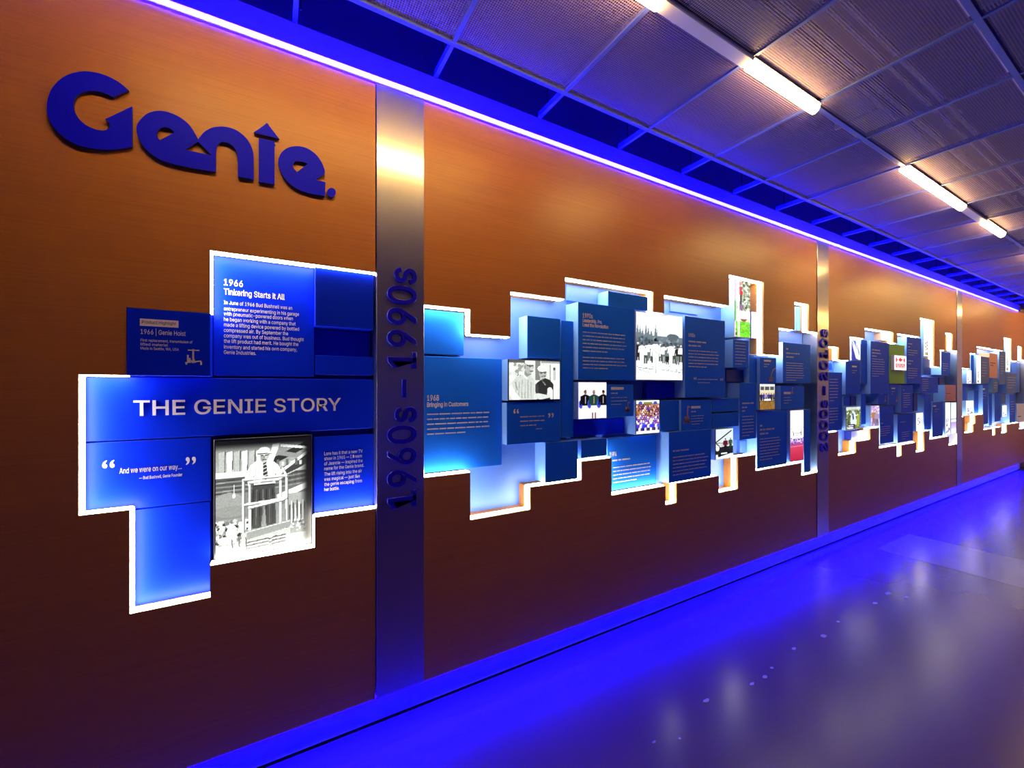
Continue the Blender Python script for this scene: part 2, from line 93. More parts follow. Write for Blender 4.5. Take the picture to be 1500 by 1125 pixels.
    {'name': 'info_panel', 'box': (3.5823, 4.0577, 0.9087, 1.3999), 't': 0.015, 'mat': 'blue', 'label': 'blue text panel left of the football field photograph', 'greek': [(3.6235, 3.6862, 1.2696, 1, 0.0235, 0.0235), (3.6235, 3.8701, 1.2344, 2, 0.0352, 0.0235), (3.6235, 3.9599, 1.1581, 8, 0.0258, 0.0117)], 'cat': 'panel'},
    {'name': 'photo_panel', 'box': (4.0777, 4.3137, 0.9261, 1.3986), 't': -0.004, 'mat': 'white', 'label': 'tall photograph of football goal posts over a red field', 'pic': 'field', 'cat': 'photograph'},
    {'name': 'blank_panel', 'box': (4.3782, 4.4939, 0.7911, 1.3955), 't': 0.02, 'mat': 'blue', 'label': 'slim blank blue block right of the football field photograph', 'cat': 'panel'},
    {'name': 'product_panel', 'box': (3.6233, 3.8754, 1.6423, 1.8681), 't': 0.012, 'mat': 'blue', 'label': 'blue product card with curved boom emblem above the machine photograph', 'greek': [(3.6807, 3.766, 1.8051, 2, 0.0207, 0.0118)], 'bars': [(3.6807, 3.7876, 1.8317, 1.8465)], 'icon': ('arc', 3.7445, 3.8754, 1.6696, 1.777), 'cat': 'panel'},
    {'name': 'photo_panel', 'box': (3.5842, 3.8226, 1.4125, 1.639), 't': -0.004, 'mat': 'black', 'label': 'small photograph of a crew around a machine on gravel', 'pic': 'crew', 'frame': 1, 'cat': 'photograph'},
    {'name': 'info_panel', 'box': (3.9644, 4.4494, 1.6468, 2.0145), 't': 0.0, 'mat': 'blue', 'label': 'blue text panel under the slim lit notch beside the second steel strip', 'greek': [(4.016, 4.08, 1.9494, 1, 0.0247, 0.0216), (4.016, 4.2603, 1.9124, 2, 0.0339, 0.0173), (4.016, 4.3348, 1.826, 8, 0.0222, 0.0093)], 'cat': 'panel'},
    {'name': 'product_panel', 'box': (3.9599, 4.3674, 1.4072, 1.6223), 't': 0.015, 'mat': 'blue', 'label': 'small blue product card above the football field photograph', 'greek': [(4.0056, 4.1462, 1.511, 3, 0.0247, 0.0093)], 'bars': [(4.0056, 4.1224, 1.5451, 1.5667)], 'icon': ('boom', 4.1224, 4.1702, 1.5472, 1.61), 'cat': 'panel'},
    {'name': 'photo_panel', 'box': (3.2471, 3.4727, 2.018, 2.4927), 't': 0.01, 'mat': 'white', 'label': 'tall colour photograph of a red figure over green grass', 'pic': 'green', 'cat': 'photograph'},
    {'name': 'blank_panel', 'box': (3.5693, 3.6498, 2.034, 2.2637), 't': 0.06, 'mat': 'navy', 'label': 'dark blue block right of the green grass photograph', 'cat': 'panel'},
    {'name': 'info_panel', 'box': (3.2492, 3.4652, 1.7715, 1.9997), 't': 0.02, 'mat': 'blue', 'label': 'small blue text panel right under the green grass photograph', 'greek': [(3.2772, 3.4307, 1.9734, 8, 0.0252, 0.0089)], 'cat': 'panel'},
    {'name': 'blank_panel', 'box': (3.5145, 3.6213, 1.6458, 1.8891), 't': 0.04, 'mat': 'blue', 'label': 'slim blank blue block left of the curved boom card', 'cat': 'panel'},
    {'name': 'blank_panel', 'box': (3.2669, 3.5125, 1.6555, 1.7577), 't': 0.09, 'mat': 'navy', 'label': 'dark recessed block under the small text panel', 'cat': 'panel'},
    {'name': 'blank_panel', 'box': (4.3462, 4.4147, 2.1532, 2.3822), 't': 0.07, 'mat': 'blue', 'label': 'slim blue board inside the narrow top notch by the second steel strip', 'cat': 'panel'},
    {'name': 'blank_panel', 'box': (4.9558, 5.0321, 1.7858, 1.8632), 't': 0.06, 'mat': 'blue3', 'label': 'tiny blue block in the corner right of the second steel strip', 'cat': 'panel'},
    {'name': 'info_panel', 'box': (4.8596, 5.1504, 1.1621, 1.7617), 't': 0.02, 'mat': 'blue3', 'label': 'long blue text panel touching the second steel strip', 'greek': [(4.8767, 5.0672, 1.686, 8, 0.0311, 0.0111), (4.8767, 5.0672, 1.3889, 6, 0.029, 0.0111)], 'cat': 'panel'},
    {'name': 'product_panel', 'box': (5.2223, 5.5614, 1.5309, 1.8814), 't': 0.015, 'mat': 'blue3', 'label': 'plain blue product card under the slanted stripe picture', 'greek': [(5.3644, 5.4948, 1.7853, 2, 0.0248, 0.0088)], 'bars': [(5.3644, 5.4783, 1.8219, 1.8401)], 'cat': 'panel'},
    {'name': 'photo_panel', 'box': (5.3882, 5.6078, 1.8965, 2.1316), 't': 0.03, 'mat': 'white', 'label': 'small slanted blue and white stripe picture', 'pic': 'diag', 'cat': 'photograph'},
    {'name': 'blank_panel', 'box': (5.6282, 5.7749, 1.6477, 2.1344), 't': 0.03, 'mat': 'blue3', 'label': 'slim bright blue block left of the maple sign text panel', 'cat': 'panel'},
    {'name': 'info_panel', 'box': (5.7856, 6.2782, 1.5337, 2.129), 't': 0.0, 'mat': 'blue3', 'label': 'tall blue text panel left of the green panel', 'greek': [(5.8211, 6.0488, 2.0237, 3, 0.0345, 0.0184), (5.8211, 6.1622, 1.9241, 8, 0.0276, 0.01)], 'cat': 'panel'},
    {'name': 'blank_panel', 'box': (6.2399, 6.4064, 2.1684, 2.2533), 't': 0.06, 'mat': 'tan', 'label': 'small tan board in the recess above the tall text panel', 'cat': 'panel'},
    {'name': 'sign_panel', 'box': (6.2794, 6.7368, 1.6502, 2.1201), 't': -0.004, 'mat': 'green', 'label': 'bright green panel holding a square white sign with red mark', 'pic': 'maple', 'cat': 'sign'},
    {'name': 'info_panel', 'box': (6.8262, 7.3063, 1.6525, 2.2383), 't': 0.0, 'mat': 'blue3', 'label': 'blue text panel right of the bright green panel', 'greek': [(6.8591, 7.038, 2.1466, 2, 0.0383, 0.0187), (6.8591, 7.1997, 2.0699, 3, 0.029, 0.0111), (6.8591, 7.038, 1.9337, 2, 0.0383, 0.0187), (6.8591, 7.1997, 1.84, 5, 0.029, 0.0111)], 'cat': 'panel'},
    {'name': 'photo_panel', 'box': (7.5016, 7.7798, 2.0191, 2.4918), 't': 0.03, 'mat': 'white', 'label': 'tall white picture with dark script under the highest lit notch', 'pic': 'script', 'cat': 'photograph'},
    {'name': 'blank_panel', 'box': (7.5016, 7.7539, 1.7736, 1.9918), 't': 0.03, 'mat': 'blue3', 'label': 'blue block under the tall white script picture', 'cat': 'panel'},
    {'name': 'info_panel', 'box': (8.1423, 8.5135, 1.7829, 2.1094), 't': 0.02, 'mat': 'blue3', 'label': 'blue panel near the top left of the third steel strip', 'greek': [(8.1979, 8.4258, 1.9381, 4, 0.0318, 0.0116)], 'cat': 'panel'},
    {'name': 'blank_panel', 'box': (5.2145, 5.3561, 1.4155, 1.5092), 't': 0.03, 'mat': 'blue3', 'label': 'small blue block above the leafy outdoor photograph', 'cat': 'panel'},
    {'name': 'blank_panel', 'box': (5.5392, 5.6678, 1.406, 1.5042), 't': 0.09, 'mat': 'navy', 'label': 'dark recessed block under the plain product card', 'cat': 'panel'},
    {'name': 'photo_panel', 'box': (5.1731, 5.5172, 1.1614, 1.4035), 't': -0.004, 'mat': 'black', 'label': 'small leafy outdoor photograph with figures', 'pic': 'outdoor', 'frame': 1, 'cat': 'photograph'},
    {'name': 'blank_panel', 'box': (5.4679, 5.7678, 1.0325, 1.1254), 't': 0.06, 'mat': 'navy', 'label': 'dark block under the leafy outdoor photograph', 'cat': 'panel'},
    {'name': 'photo_panel', 'box': (5.7856, 6.0116, 1.1674, 1.4001), 't': 0.0, 'mat': 'white', 'label': 'small lilac toned photograph of people', 'pic': 'lilac', 'cat': 'photograph'},
    {'name': 'blank_panel', 'box': (5.6698, 5.7836, 1.192, 1.5317), 't': 0.045, 'mat': 'blue3', 'label': 'blank blue block left of the lilac photograph', 'cat': 'panel'},
    {'name': 'product_panel', 'box': (6.0231, 6.2704, 1.4139, 1.5317), 't': 0.01, 'mat': 'blue3', 'label': 'left small product card under the green panel', 'greek': [(6.0603, 6.1738, 1.5549, 2, 0.0276, 0.0094)], 'bars': [(6.0603, 6.1642, 1.5864, 1.6021)], 'icon': ('boom', 6.1738, 6.2315, 1.4347, 1.5064), 'cat': 'panel'},
    {'name': 'product_panel', 'box': (6.3293, 6.5826, 1.3995, 1.6424), 't': 0.01, 'mat': 'blue3', 'label': 'right small product card under the green panel', 'greek': [(6.3889, 6.49, 1.553, 2, 0.0285, 0.0098)], 'bars': [(6.3889, 6.49, 1.5856, 1.6019)], 'icon': ('boom', 6.5104, 6.5619, 1.4286, 1.5028), 'cat': 'panel'},
    {'name': 'info_panel', 'box': (6.0905, 6.4814, 0.9454, 1.3885), 't': 0.02, 'mat': 'blue3', 'label': 'blue text panel right of the lilac photograph', 'greek': [(6.1093, 6.2431, 1.1819, 1, 0.0317, 0.0159), (6.1093, 6.4007, 1.1423, 5, 0.0254, 0.0095)], 'cat': 'panel'},
    {'name': 'blank_panel', 'box': (6.6409, 6.6524, 1.2794, 1.3741), 't': 0.06, 'mat': 'blue3', 'label': 'thin blue block left of the panel beside the number 50', 'cat': 'panel'},
    {'name': 'info_panel', 'box': (6.5886, 7.0793, 0.9281, 1.2774), 't': 0.015, 'mat': 'blue3', 'label': 'blue text panel left of the white panel reading 50', 'greek': [(6.6725, 6.9774, 1.174, 1, 0.0335, 0.0126), (6.7149, 6.9774, 1.0459, 4, 0.0269, 0.0109)], 'cat': 'panel'},
    {'name': 'info_panel', 'box': (6.6544, 7.0153, 1.2928, 1.635), 't': 0.0, 'mat': 'blue3', 'label': 'blue text panel above the panel left of the number 50', 'greek': [(6.7075, 6.7719, 1.568, 1, 0.0252, 0.0151), (6.7075, 6.9478, 1.5261, 7, 0.0277, 0.0109)], 'cat': 'panel'},
    {'name': 'sign_panel', 'box': (7.1155, 7.3517, 1.043, 1.2785), 't': -0.004, 'mat': 'white', 'label': 'narrow white panel with a dotted number 50', 'pic': 'fifty', 'cat': 'sign'},
    {'name': 'info_panel', 'box': (7.3083, 7.9659, 1.5304, 1.7426), 't': 0.01, 'mat': 'blue3', 'label': 'blue text panel beneath the tall white script picture', 'greek': [(7.379, 7.6266, 1.7086, 6, 0.0287, 0.0108)], 'cat': 'panel'},
    {'name': 'blank_panel', 'box': (7.5263, 7.772, 1.036, 1.5098), 't': 0.03, 'mat': 'blue3', 'label': 'blank blue block right of the number 50', 'cat': 'panel'},
    {'name': 'product_panel', 'box': (7.774, 8.1776, 0.9223, 1.4055), 't': 0.015, 'mat': 'blue3', 'label': 'blue product card left of the pair of pictures at the third steel strip', 'greek': [(7.8525, 8.0399, 1.3012, 2, 0.0328, 0.0112)], 'bars': [(7.8, 7.9054, 1.3399, 1.3585)], 'cat': 'panel'},
    {'name': 'sign_panel', 'box': (8.2285, 8.6765, 1.4074, 1.6389), 't': 0.0, 'mat': 'rose', 'label': 'dusty pink board above the pair of pictures at the third steel strip', 'greek': [(8.2567, 8.6371, 1.5133, 1, 0.0387, 0.0145)], 'cat': 'sign'},
    {'name': 'photo_panel', 'box': (8.22, 8.4292, 0.9255, 1.3931), 't': 0.0, 'mat': 'white', 'label': 'left narrow picture of the pair at the third steel strip', 'pic': 'sketch', 'cat': 'photograph'},
    {'name': 'photo_panel', 'box': (8.4585, 8.6825, 0.9312, 1.3887), 't': 0.0, 'mat': 'white', 'label': 'right narrow sky picture of the pair at the third steel strip', 'pic': 'skyp', 'cat': 'photograph'},
    {'name': 'blank_panel', 'box': (8.2992, 8.4992, 1.6409, 1.7475), 't': 0.08, 'mat': 'navy', 'label': 'dark recessed block left of the dusty pink board', 'cat': 'panel'},
    {'name': 'blank_panel', 'box': (7.2961, 7.4274, 1.2958, 1.5284), 't': 0.07, 'mat': 'navy', 'label': 'dark narrow recess block above the number 50', 'cat': 'panel'},
    {'name': 'blank_panel', 'box': (9.2032, 9.369, 1.404, 1.6601), 't': 0.05, 'mat': 'blue3', 'label': 'blue block touching the far side of the third steel strip', 'cat': 'panel'},
    {'name': 'photo_panel', 'box': (9.1733, 9.4082, 1.6621, 1.8707), 't': 0.0, 'mat': 'white', 'label': 'small white picture just beyond the third steel strip', 'pic': 'sketch', 'cat': 'photograph'},
    {'name': 'blank_panel', 'box': (9.5147, 9.6677, 1.6853, 2.1261), 't': 0.03, 'mat': 'blue3', 'label': 'blue block under the second lit step beyond the third steel strip', 'cat': 'panel'},
    {'name': 'photo_panel', 'box': (9.6697, 9.8868, 1.6642, 2.1193), 't': 0.0, 'mat': 'white', 'label': 'tall white picture with dark edge in the fourth section', 'pic': 'script', 'cat': 'photograph'},
    {'name': 'info_panel', 'box': (9.9052, 10.3597, 1.6652, 2.1064), 't': 0.0, 'mat': 'blue4', 'label': 'slate blue panel left of the far tan board', 'greek': [(9.9607, 10.2454, 2.0088, 6, 0.0443, 0.0133)], 'cat': 'panel'},
    {'name': 'sign_panel', 'box': (10.3617, 10.831, 1.7696, 2.1801), 't': -0.004, 'mat': 'tan2', 'label': 'tan board with two dark lines of writing', 'greek': [(10.4013, 10.7471, 2.0102, 2, 0.04, 0.0229)], 'cat': 'sign'},
    {'name': 'info_panel', 'box': (10.9807, 11.356, 1.6577, 2.2417), 't': 0.0, 'mat': 'blue4', 'label': 'slate blue panel right of the far tan board', 'greek': [(11.0455, 11.2884, 2.1487, 8, 0.0431, 0.012)], 'cat': 'panel'},
    {'name': 'photo_panel', 'box': (11.4925, 11.7903, 1.8883, 2.4882), 't': 0.02, 'mat': 'white', 'label': 'tall bright white picture in the far high notch', 'pic': 'script', 'cat': 'photograph'},
    {'name': 'info_panel', 'box': (11.4243, 12.1182, 1.4994, 1.868), 't': 0.0, 'mat': 'blue4', 'label': 'slate blue panel below the tall bright picture', 'greek': [(11.5163, 12.0932, 1.783, 5, 0.047, 0.0124)], 'cat': 'panel'},
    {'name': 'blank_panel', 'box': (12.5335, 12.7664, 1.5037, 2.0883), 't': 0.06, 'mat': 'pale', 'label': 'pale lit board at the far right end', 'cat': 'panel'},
    {'name': 'photo_panel', 'box': (9.1405, 9.5116, 1.1732, 1.402), 't': 0.0, 'mat': 'white', 'label': 'small sketch picture low beyond the third steel strip', 'pic': 'sketch', 'cat': 'photograph'},
    {'name': 'blank_panel', 'box': (9.785, 10.0085, 1.1809, 1.555), 't': 0.05, 'mat': 'blue3', 'label': 'bright blue block right of the low sketch picture', 'cat': 'panel'},
    {'name': 'product_panel', 'box': (10.0633, 10.3553, 0.9977, 1.6434), 't': 0.01, 'mat': 'blue3', 'label': 'far product card under the slate blue panel left of the tan board', 'greek': [(10.048, 10.2578, 1.5095, 3, 0.0447, 0.0112)], 'bars': [(10.048, 10.1616, 1.5653, 1.5877)], 'cat': 'panel'},
    {'name': 'blank_panel', 'box': (10.6016, 10.7904, 0.9444, 1.4932), 't': 0.05, 'mat': 'blue3', 'label': 'blue block right of the far product card', 'cat': 'panel'},
    {'name': 'product_panel', 'box': (10.6684, 10.9787, 1.5165, 1.7503), 't': 0.02, 'mat': 'blue4', 'label': 'slate blue card directly under the tan board', 'greek': [(10.7508, 10.9612, 1.6805, 3, 0.0423, 0.0118)], 'cat': 'panel'},
    {'name': 'blank_panel', 'box': (10.7924, 11.1529, 1.0086, 1.4921), 't': 0.02, 'mat': 'blue3', 'label': 'blue block below the slate blue card', 'cat': 'panel'},
    {'name': 'photo_panel', 'box': (11.1549, 11.4472, 1.0793, 1.2843), 't': 0.0, 'mat': 'white', 'label': 'tiny white picture low in the far section', 'pic': 'sketch', 'cat': 'photograph'},
    {'name': 'blank_panel', 'box': (11.3887, 11.6632, 1.3018, 1.4974), 't': 0.05, 'mat': 'blue4', 'label': 'slate block above the tiny white picture', 'cat': 'panel'},
    {'name': 'info_panel', 'box': (11.773, 12.1664, 0.9422, 1.4714), 't': 0.02, 'mat': 'blue3', 'label': 'far blue text panel left of the last white board', 'greek': [(11.8448, 12.1139, 1.3315, 6, 0.0456, 0.0127)], 'cat': 'panel'},
    {'name': 'sign_panel', 'box': (12.1684, 12.7433, 0.9413, 1.2875), 't': 0.0, 'mat': 'white', 'label': 'large white board at the far right end of the niche', 'greek': [(12.2444, 12.6624, 1.0397, 1, 0.0518, 0.0259)], 'cat': 'sign'},
]

# ------------------------------------------------------------------ materials
def new_mat(name):
    m = bpy.data.materials.new(name); m.use_nodes = True
    nt = m.node_tree
    return m, nt, nt.nodes['Principled BSDF']
def plain(name, c, rough=0.5, metal=0.0, spec=0.5, vary=0.06, scale=8.0):
    m, nt, b = new_mat(name)
    b.inputs['Roughness'].default_value = rough
    b.inputs['Metallic'].default_value = metal
    b.inputs['Specular IOR Level'].default_value = spec
    tc = nt.nodes.new('ShaderNodeTexCoord')
    n = nt.nodes.new('ShaderNodeTexNoise'); n.inputs['Scale'].default_value = scale; n.inputs['Detail'].default_value = 3
    nt.links.new(tc.outputs['Object'], n.inputs['Vector'])
    mx = nt.nodes.new('ShaderNodeMix'); mx.data_type = 'RGBA'
    mx.inputs[6].default_value = tuple(x * (1 - vary) for x in c) + (1,)
    mx.inputs[7].default_value = tuple(min(1, x * (1 + vary)) for x in c) + (1,)
    nt.links.new(n.outputs['Fac'], mx.inputs[0])
    nt.links.new(mx.outputs[2], b.inputs['Base Color'])
    return m
def emit(name, c, s):
    m, nt, b = new_mat(name)
    b.inputs['Base Color'].default_value = (0.5, 0.5, 0.5, 1)
    b.inputs['Emission Color'].default_value = c + (1,)
    b.inputs['Emission Strength'].default_value = s
    return m
M = {}
M['royal'] = plain('royal_blue_acrylic', (0.001, 0.023, 0.80), 0.42, vary=0.02, spec=0.1)
M['blue'] = plain('blue_acrylic', (0.012, 0.165, 0.98), 0.4, vary=0.03, spec=0.06)
M['blue3'] = plain('bright_blue_acrylic', (0.005, 0.10, 0.98), 0.4, vary=0.03, spec=0.06)
M['blue4'] = plain('slate_blue_acrylic', (0.02, 0.09, 0.36), 0.4, vary=0.03)
M['navy'] = plain('navy_acrylic', (0.003, 0.02, 0.30), 0.45, vary=0.03)
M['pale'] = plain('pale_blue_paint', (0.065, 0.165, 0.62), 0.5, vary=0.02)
M['edge'] = plain('pale_acrylic_edge', (0.20, 0.44, 0.95), 0.3, vary=0.02)
M['white'] = plain('white_board', (0.8, 0.8, 0.82), 0.4)
M['black'] = plain('black_bezel', (0.006, 0.007, 0.012), 0.35)
M['green'] = plain('green_board', (0.20, 0.62, 0.005), 0.45)
M['tan'] = plain('tan_board', (0.42, 0.26, 0.18), 0.5)
M['tan2'] = plain('tan_orange_board', (0.75, 0.36, 0.18), 0.5)
M['rose'] = plain('dusty_rose_board', (0.55, 0.25, 0.25), 0.5)
M['ink'] = plain('pale_ink', (0.90, 0.84, 0.87), 0.5)
M['ink_dim'] = plain('soft_ink', (0.55, 0.58, 0.78), 0.5)
M['ink_pink'] = plain('pink_ink', (0.62, 0.36, 0.50), 0.5)
M['ink_dark'] = plain('dark_ink', (0.03, 0.02, 0.06), 0.5)
M['logo_blue'] = plain('logo_blue_paint', (0.003, 0.003, 0.95), 0.5, vary=0.02, spec=0.1)
M['logo_edge'] = plain('logo_edge_blue', (0.003, 0.006, 0.12), 0.4, vary=0.02)
M['strip_blue'] = plain('strip_letter_blue', (0.008, 0.004, 0.62), 0.25, vary=0.02)
M['tee_paint'] = plain('ceiling_tee_paint', (0.07, 0.10, 0.42), 0.5, spec=0.3)
M['lamp_cover'] = plain('lamp_cover_white', (0.62, 0.58, 0.66), 0.4)
M['fascia'] = plain('fascia_paint', (0.012, 0.006, 0.85), 0.6, spec=0.12)
M['plinth'] = plain('plinth_metal', (0.42, 0.42, 0.48), 0.3)
M['dark_wall'] = plain('dark_wall_paint', (0.06, 0.05, 0.07), 0.6)
M['end_wall'] = plain('pale_end_wall_paint', (0.55, 0.46, 0.50), 0.6)
M['upper_wall'] = plain('upper_wall_paint', (0.20, 0.14, 0.34), 0.8)
M['deck'] = plain('roof_deck_paint', (0.10, 0.075, 0.13), 0.8)
M['pipe'] = plain('pipe_paint', (0.80, 0.76, 0.84), 0.4)
M['wire'] = plain('dark_wire', (0.02, 0.02, 0.025), 0.5)
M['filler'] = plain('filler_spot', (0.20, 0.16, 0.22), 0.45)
M['niche_led'] = emit('white_led', *NICHE_LED)
M['story_led'] = emit('bright_white_led', *STORY_LED)
M['top_led'] = emit('blue_led', *TOP_LED)
M['top_led_low'] = emit('blue_led_low', *TOP_LED_LOW)
M['top_core'] = emit('pale_led_core', *TOP_CORE)
M['floor_led'] = emit('blue_floor_led', *FLOOR_LED)
M['lamp'] = emit('warm_lamp', *LAMP)
M['lamp_low'] = emit('warm_lamp_underside', *LAMP_LOW)
# wood veneer with fine horizontal grain
m, nt, b = new_mat('wood_veneer')
tc = nt.nodes.new('ShaderNodeTexCoord')
mp = nt.nodes.new('ShaderNodeMapping'); mp.inputs['Scale'].default_value = (1.6, 40, 130)
nt.links.new(tc.outputs['Object'], mp.inputs['Vector'])
n1 = nt.nodes.new('ShaderNodeTexNoise'); n1.inputs['Scale'].default_value = 1.0; n1.inputs['Detail'].default_value = 6; n1.inputs['Roughness'].default_value = 0.65
nt.links.new(mp.outputs[0], n1.inputs['Vector'])
mp2 = nt.nodes.new('ShaderNodeMapping'); mp2.inputs['Scale'].default_value = (0.5, 4, 9)
nt.links.new(tc.outputs['Object'], mp2.inputs['Vector'])
n2 = nt.nodes.new('ShaderNodeTexNoise'); n2.inputs['Scale'].default_value = 1.0; n2.inputs['Detail'].default_value = 4
nt.links.new(mp2.outputs[0], n2.inputs['Vector'])
ad = nt.nodes.new('ShaderNodeMath'); ad.operation = 'MULTIPLY_ADD'; ad.inputs[1].default_value = 0.35
nt.links.new(n2.outputs['Fac'], ad.inputs[0]); nt.links.new(n1.outputs['Fac'], ad.inputs[2])
cr = nt.nodes.new('ShaderNodeValToRGB')
cr.color_ramp.elements[0].position = 0.42; cr.color_ramp.elements[0].color = (0.38, 0.126, 0.012, 1)
cr.color_ramp.elements[1].position = 0.95; cr.color_ramp.elements[1].color = (0.50, 0.183, 0.018, 1)
nt.links.new(ad.outputs[0], cr.inputs[0]); nt.links.new(cr.outputs[0], b.inputs['Base Color'])
b.inputs['Roughness'].default_value = 0.38
b.inputs['Specular IOR Level'].default_value = 0.5
bp = nt.nodes.new('ShaderNodeBump'); bp.inputs['Strength'].default_value = 0.12; bp.inputs['Distance'].default_value = 0.002
nt.links.new(n1.outputs['Fac'], bp.inputs['Height']); nt.links.new(bp.outputs[0], b.inputs['Normal'])
M['wood'] = m
# brushed steel (brushed across, so highlights stretch up and down)
m, nt, b = new_mat('brushed_steel')
tc = nt.nodes.new('ShaderNodeTexCoord')
mp = nt.nodes.new('ShaderNodeMapping'); mp.inputs['Scale'].default_value = (4, 4, 900)
nt.links.new(tc.outputs['Object'], mp.inputs['Vector'])
n1 = nt.nodes.new('ShaderNodeTexNoise'); n1.inputs['Scale'].default_value = 1.0; n1.inputs['Detail'].default_value = 2
nt.links.new(mp.outputs[0], n1.inputs['Vector'])
b.inputs['Metallic'].default_value = 1.0
b.inputs['Base Color'].default_value = (0.52, 0.50, 0.52, 1)
b.inputs['Roughness'].default_value = 0.36
bp = nt.nodes.new('ShaderNodeBump'); bp.inputs['Strength'].default_value = 0.10; bp.inputs['Distance'].default_value = 0.0008
nt.links.new(n1.outputs['Fac'], bp.inputs['Height']); nt.links.new(bp.outputs[0], b.inputs['Normal'])
b2 = nt.nodes.new('ShaderNodeBsdfPrincipled')
b2.inputs['Metallic'].default_value = 1.0; b2.inputs['Base Color'].default_value = (0.56, 0.53, 0.55, 1); b2.inputs['Roughness'].default_value = 0.13
nt.links.new(bp.outputs[0], b2.inputs['Normal'])
mix = nt.nodes.new('ShaderNodeMixShader'); mix.inputs[0].default_value = 0.6
nt.links.new(b.outputs[0], mix.inputs[1]); nt.links.new(b2.outputs[0], mix.inputs[2])
nt.links.new(mix.outputs[0], nt.nodes['Material Output'].inputs[0])
M['steel'] = m
# polished concrete
m, nt, b = new_mat('polished_concrete')
tc = nt.nodes.new('ShaderNodeTexCoord')
n1 = nt.nodes.new('ShaderNodeTexNoise'); n1.inputs['Scale'].default_value = 1.1; n1.inputs['Detail'].default_value = 4; n1.inputs['Roughness'].default_value = 0.55
nt.links.new(tc.outputs['Object'], n1.inputs['Vector'])
mx = nt.nodes.new('ShaderNodeMix'); mx.data_type = 'RGBA'
mx.inputs[6].default_value = (0.052, 0.022, 0.054, 1); mx.inputs[7].default_value = (0.074, 0.036, 0.078, 1)
nt.links.new(n1.outputs['Fac'], mx.inputs[0]); nt.links.new(mx.outputs[2], b.inputs['Base Color'])
b.inputs['Roughness'].default_value = 0.24
b.inputs['Specular IOR Level'].default_value = 0.24
M['floor'] = m
M['floor_band'] = plain('pale_floor', (0.10, 0.075, 0.10), 0.25, spec=0.32, vary=0.12, scale=3)
# perforated metal ceiling tile: round holes on a 10 mm pitch
m, nt, b = new_mat('perforated_metal')
b.inputs['Base Color'].default_value = (0.165, 0.125, 0.30, 1); b.inputs['Roughness'].default_value = 0.65; b.inputs['Specular IOR Level'].default_value = 0.15
tc = nt.nodes.new('ShaderNodeTexCoord')
sp = nt.nodes.new('ShaderNodeSeparateXYZ'); nt.links.new(tc.outputs['Object'], sp.inputs[0])
def mnode(op, a, v=None, bnode=None):
    x = nt.nodes.new('ShaderNodeMath'); x.operation = op
    nt.links.new(a, x.inputs[0])
    if v is not None: x.inputs[1].default_value = v
    if bnode is not None: nt.links.new(bnode, x.inputs[1])
    return x.outputs[0]
PITCH = 0.0105
sx = mnode('SINE', mnode('MULTIPLY', sp.outputs[0], 2 * math.pi / PITCH))
sy = mnode('SINE', mnode('MULTIPLY', sp.outputs[1], 2 * math.pi / PITCH))
hole = mnode('GREATER_THAN', mnode('ADD', sx, None, sy), 0.35)
tr = nt.nodes.new('ShaderNodeBsdfTransparent')
mix = nt.nodes.new('ShaderNodeMixShader')
nt.links.new(hole, mix.inputs[0]); nt.links.new(b.outputs[0], mix.inputs[1]); nt.links.new(tr.outputs[0], mix.inputs[2])
nt.links.new(mix.outputs[0], nt.nodes['Material Output'].inputs[0])
M['perf'] = m
# printed pictures on backlit film: colours stored per vertex
m, nt, b = new_mat('backlit_print')
ca = nt.nodes.new('ShaderNodeVertexColor'); ca.layer_name = 'print'
b.inputs['Base Color'].default_value = (0.02, 0.02, 0.02, 1); b.inputs['Roughness'].default_value = 0.35
nt.links.new(ca.outputs[0], b.inputs['Emission Color']); b.inputs['Emission Strength'].default_value = PRINT_GLOW
M['print'] = m

# ------------------------------------------------------------------ object helpers
def link(o, parent=None):
    col.objects.link(o)
    if parent is not None:
        o.parent = parent
    return o
def tag(o, label=None, cat=None, group=None, kind=None):
    if label: o['label'] = label
    if cat: o['category'] = cat
    if group: o['group'] = group
    if kind: o['kind'] = kind
    return o
def empty(name, loc=(0, 0, 0), parent=None):
    o = bpy.data.objects.new(name, None); o.location = loc; o.empty_display_size = 0.1
    return link(o, parent)
def mesh_obj(name, bm, mats, parent=None, loc=(0, 0, 0), smooth=False):
    me = bpy.data.meshes.new(name)
    bmesh.ops.recalc_face_normals(bm, faces=bm.faces[:])
    bm.to_mesh(me); bm.free()
    for mm in (mats if isinstance(mats, (list, tuple)) else [mats]):
        me.materials.append(mm)
    if smooth:
        for p in me.polygons: p.use_smooth = True
    o = bpy.data.objects.new(name, me); o.location = loc
    return link(o, parent)
def add_box(bm, x0, x1, y0, y1, z0, z1, mi=0):
    v = [bm.verts.new(p) for p in ((x0, y0, z0), (x1, y0, z0), (x1, y1, z0), (x0, y1, z0), (x0, y0, z1), (x1, y0, z1), (x1, y1, z1), (x0, y1, z1))]
    fs = []
    for q in ((3, 2, 1, 0), (4, 5, 6, 7), (0, 1, 5, 4), (1, 2, 6, 5), (2, 3, 7, 6), (3, 0, 4, 7)):
        f = bm.faces.new([v[i] for i in q]); f.material_index = mi; fs.append(f)
    return fs
def box_obj(name, x0, x1, y0, y1, z0, z1, mat, parent=None, bevel=0.0, loc=(0, 0, 0)):
    bm = bmesh.new(); add_box(bm, x0, x1, y0, y1, z0, z1)
    if bevel: bmesh.ops.bevel(bm, geom=bm.edges[:], offset=bevel, segments=1, affect='EDGES', profile=0.5)
    return mesh_obj(name, bm, mat, parent, loc)
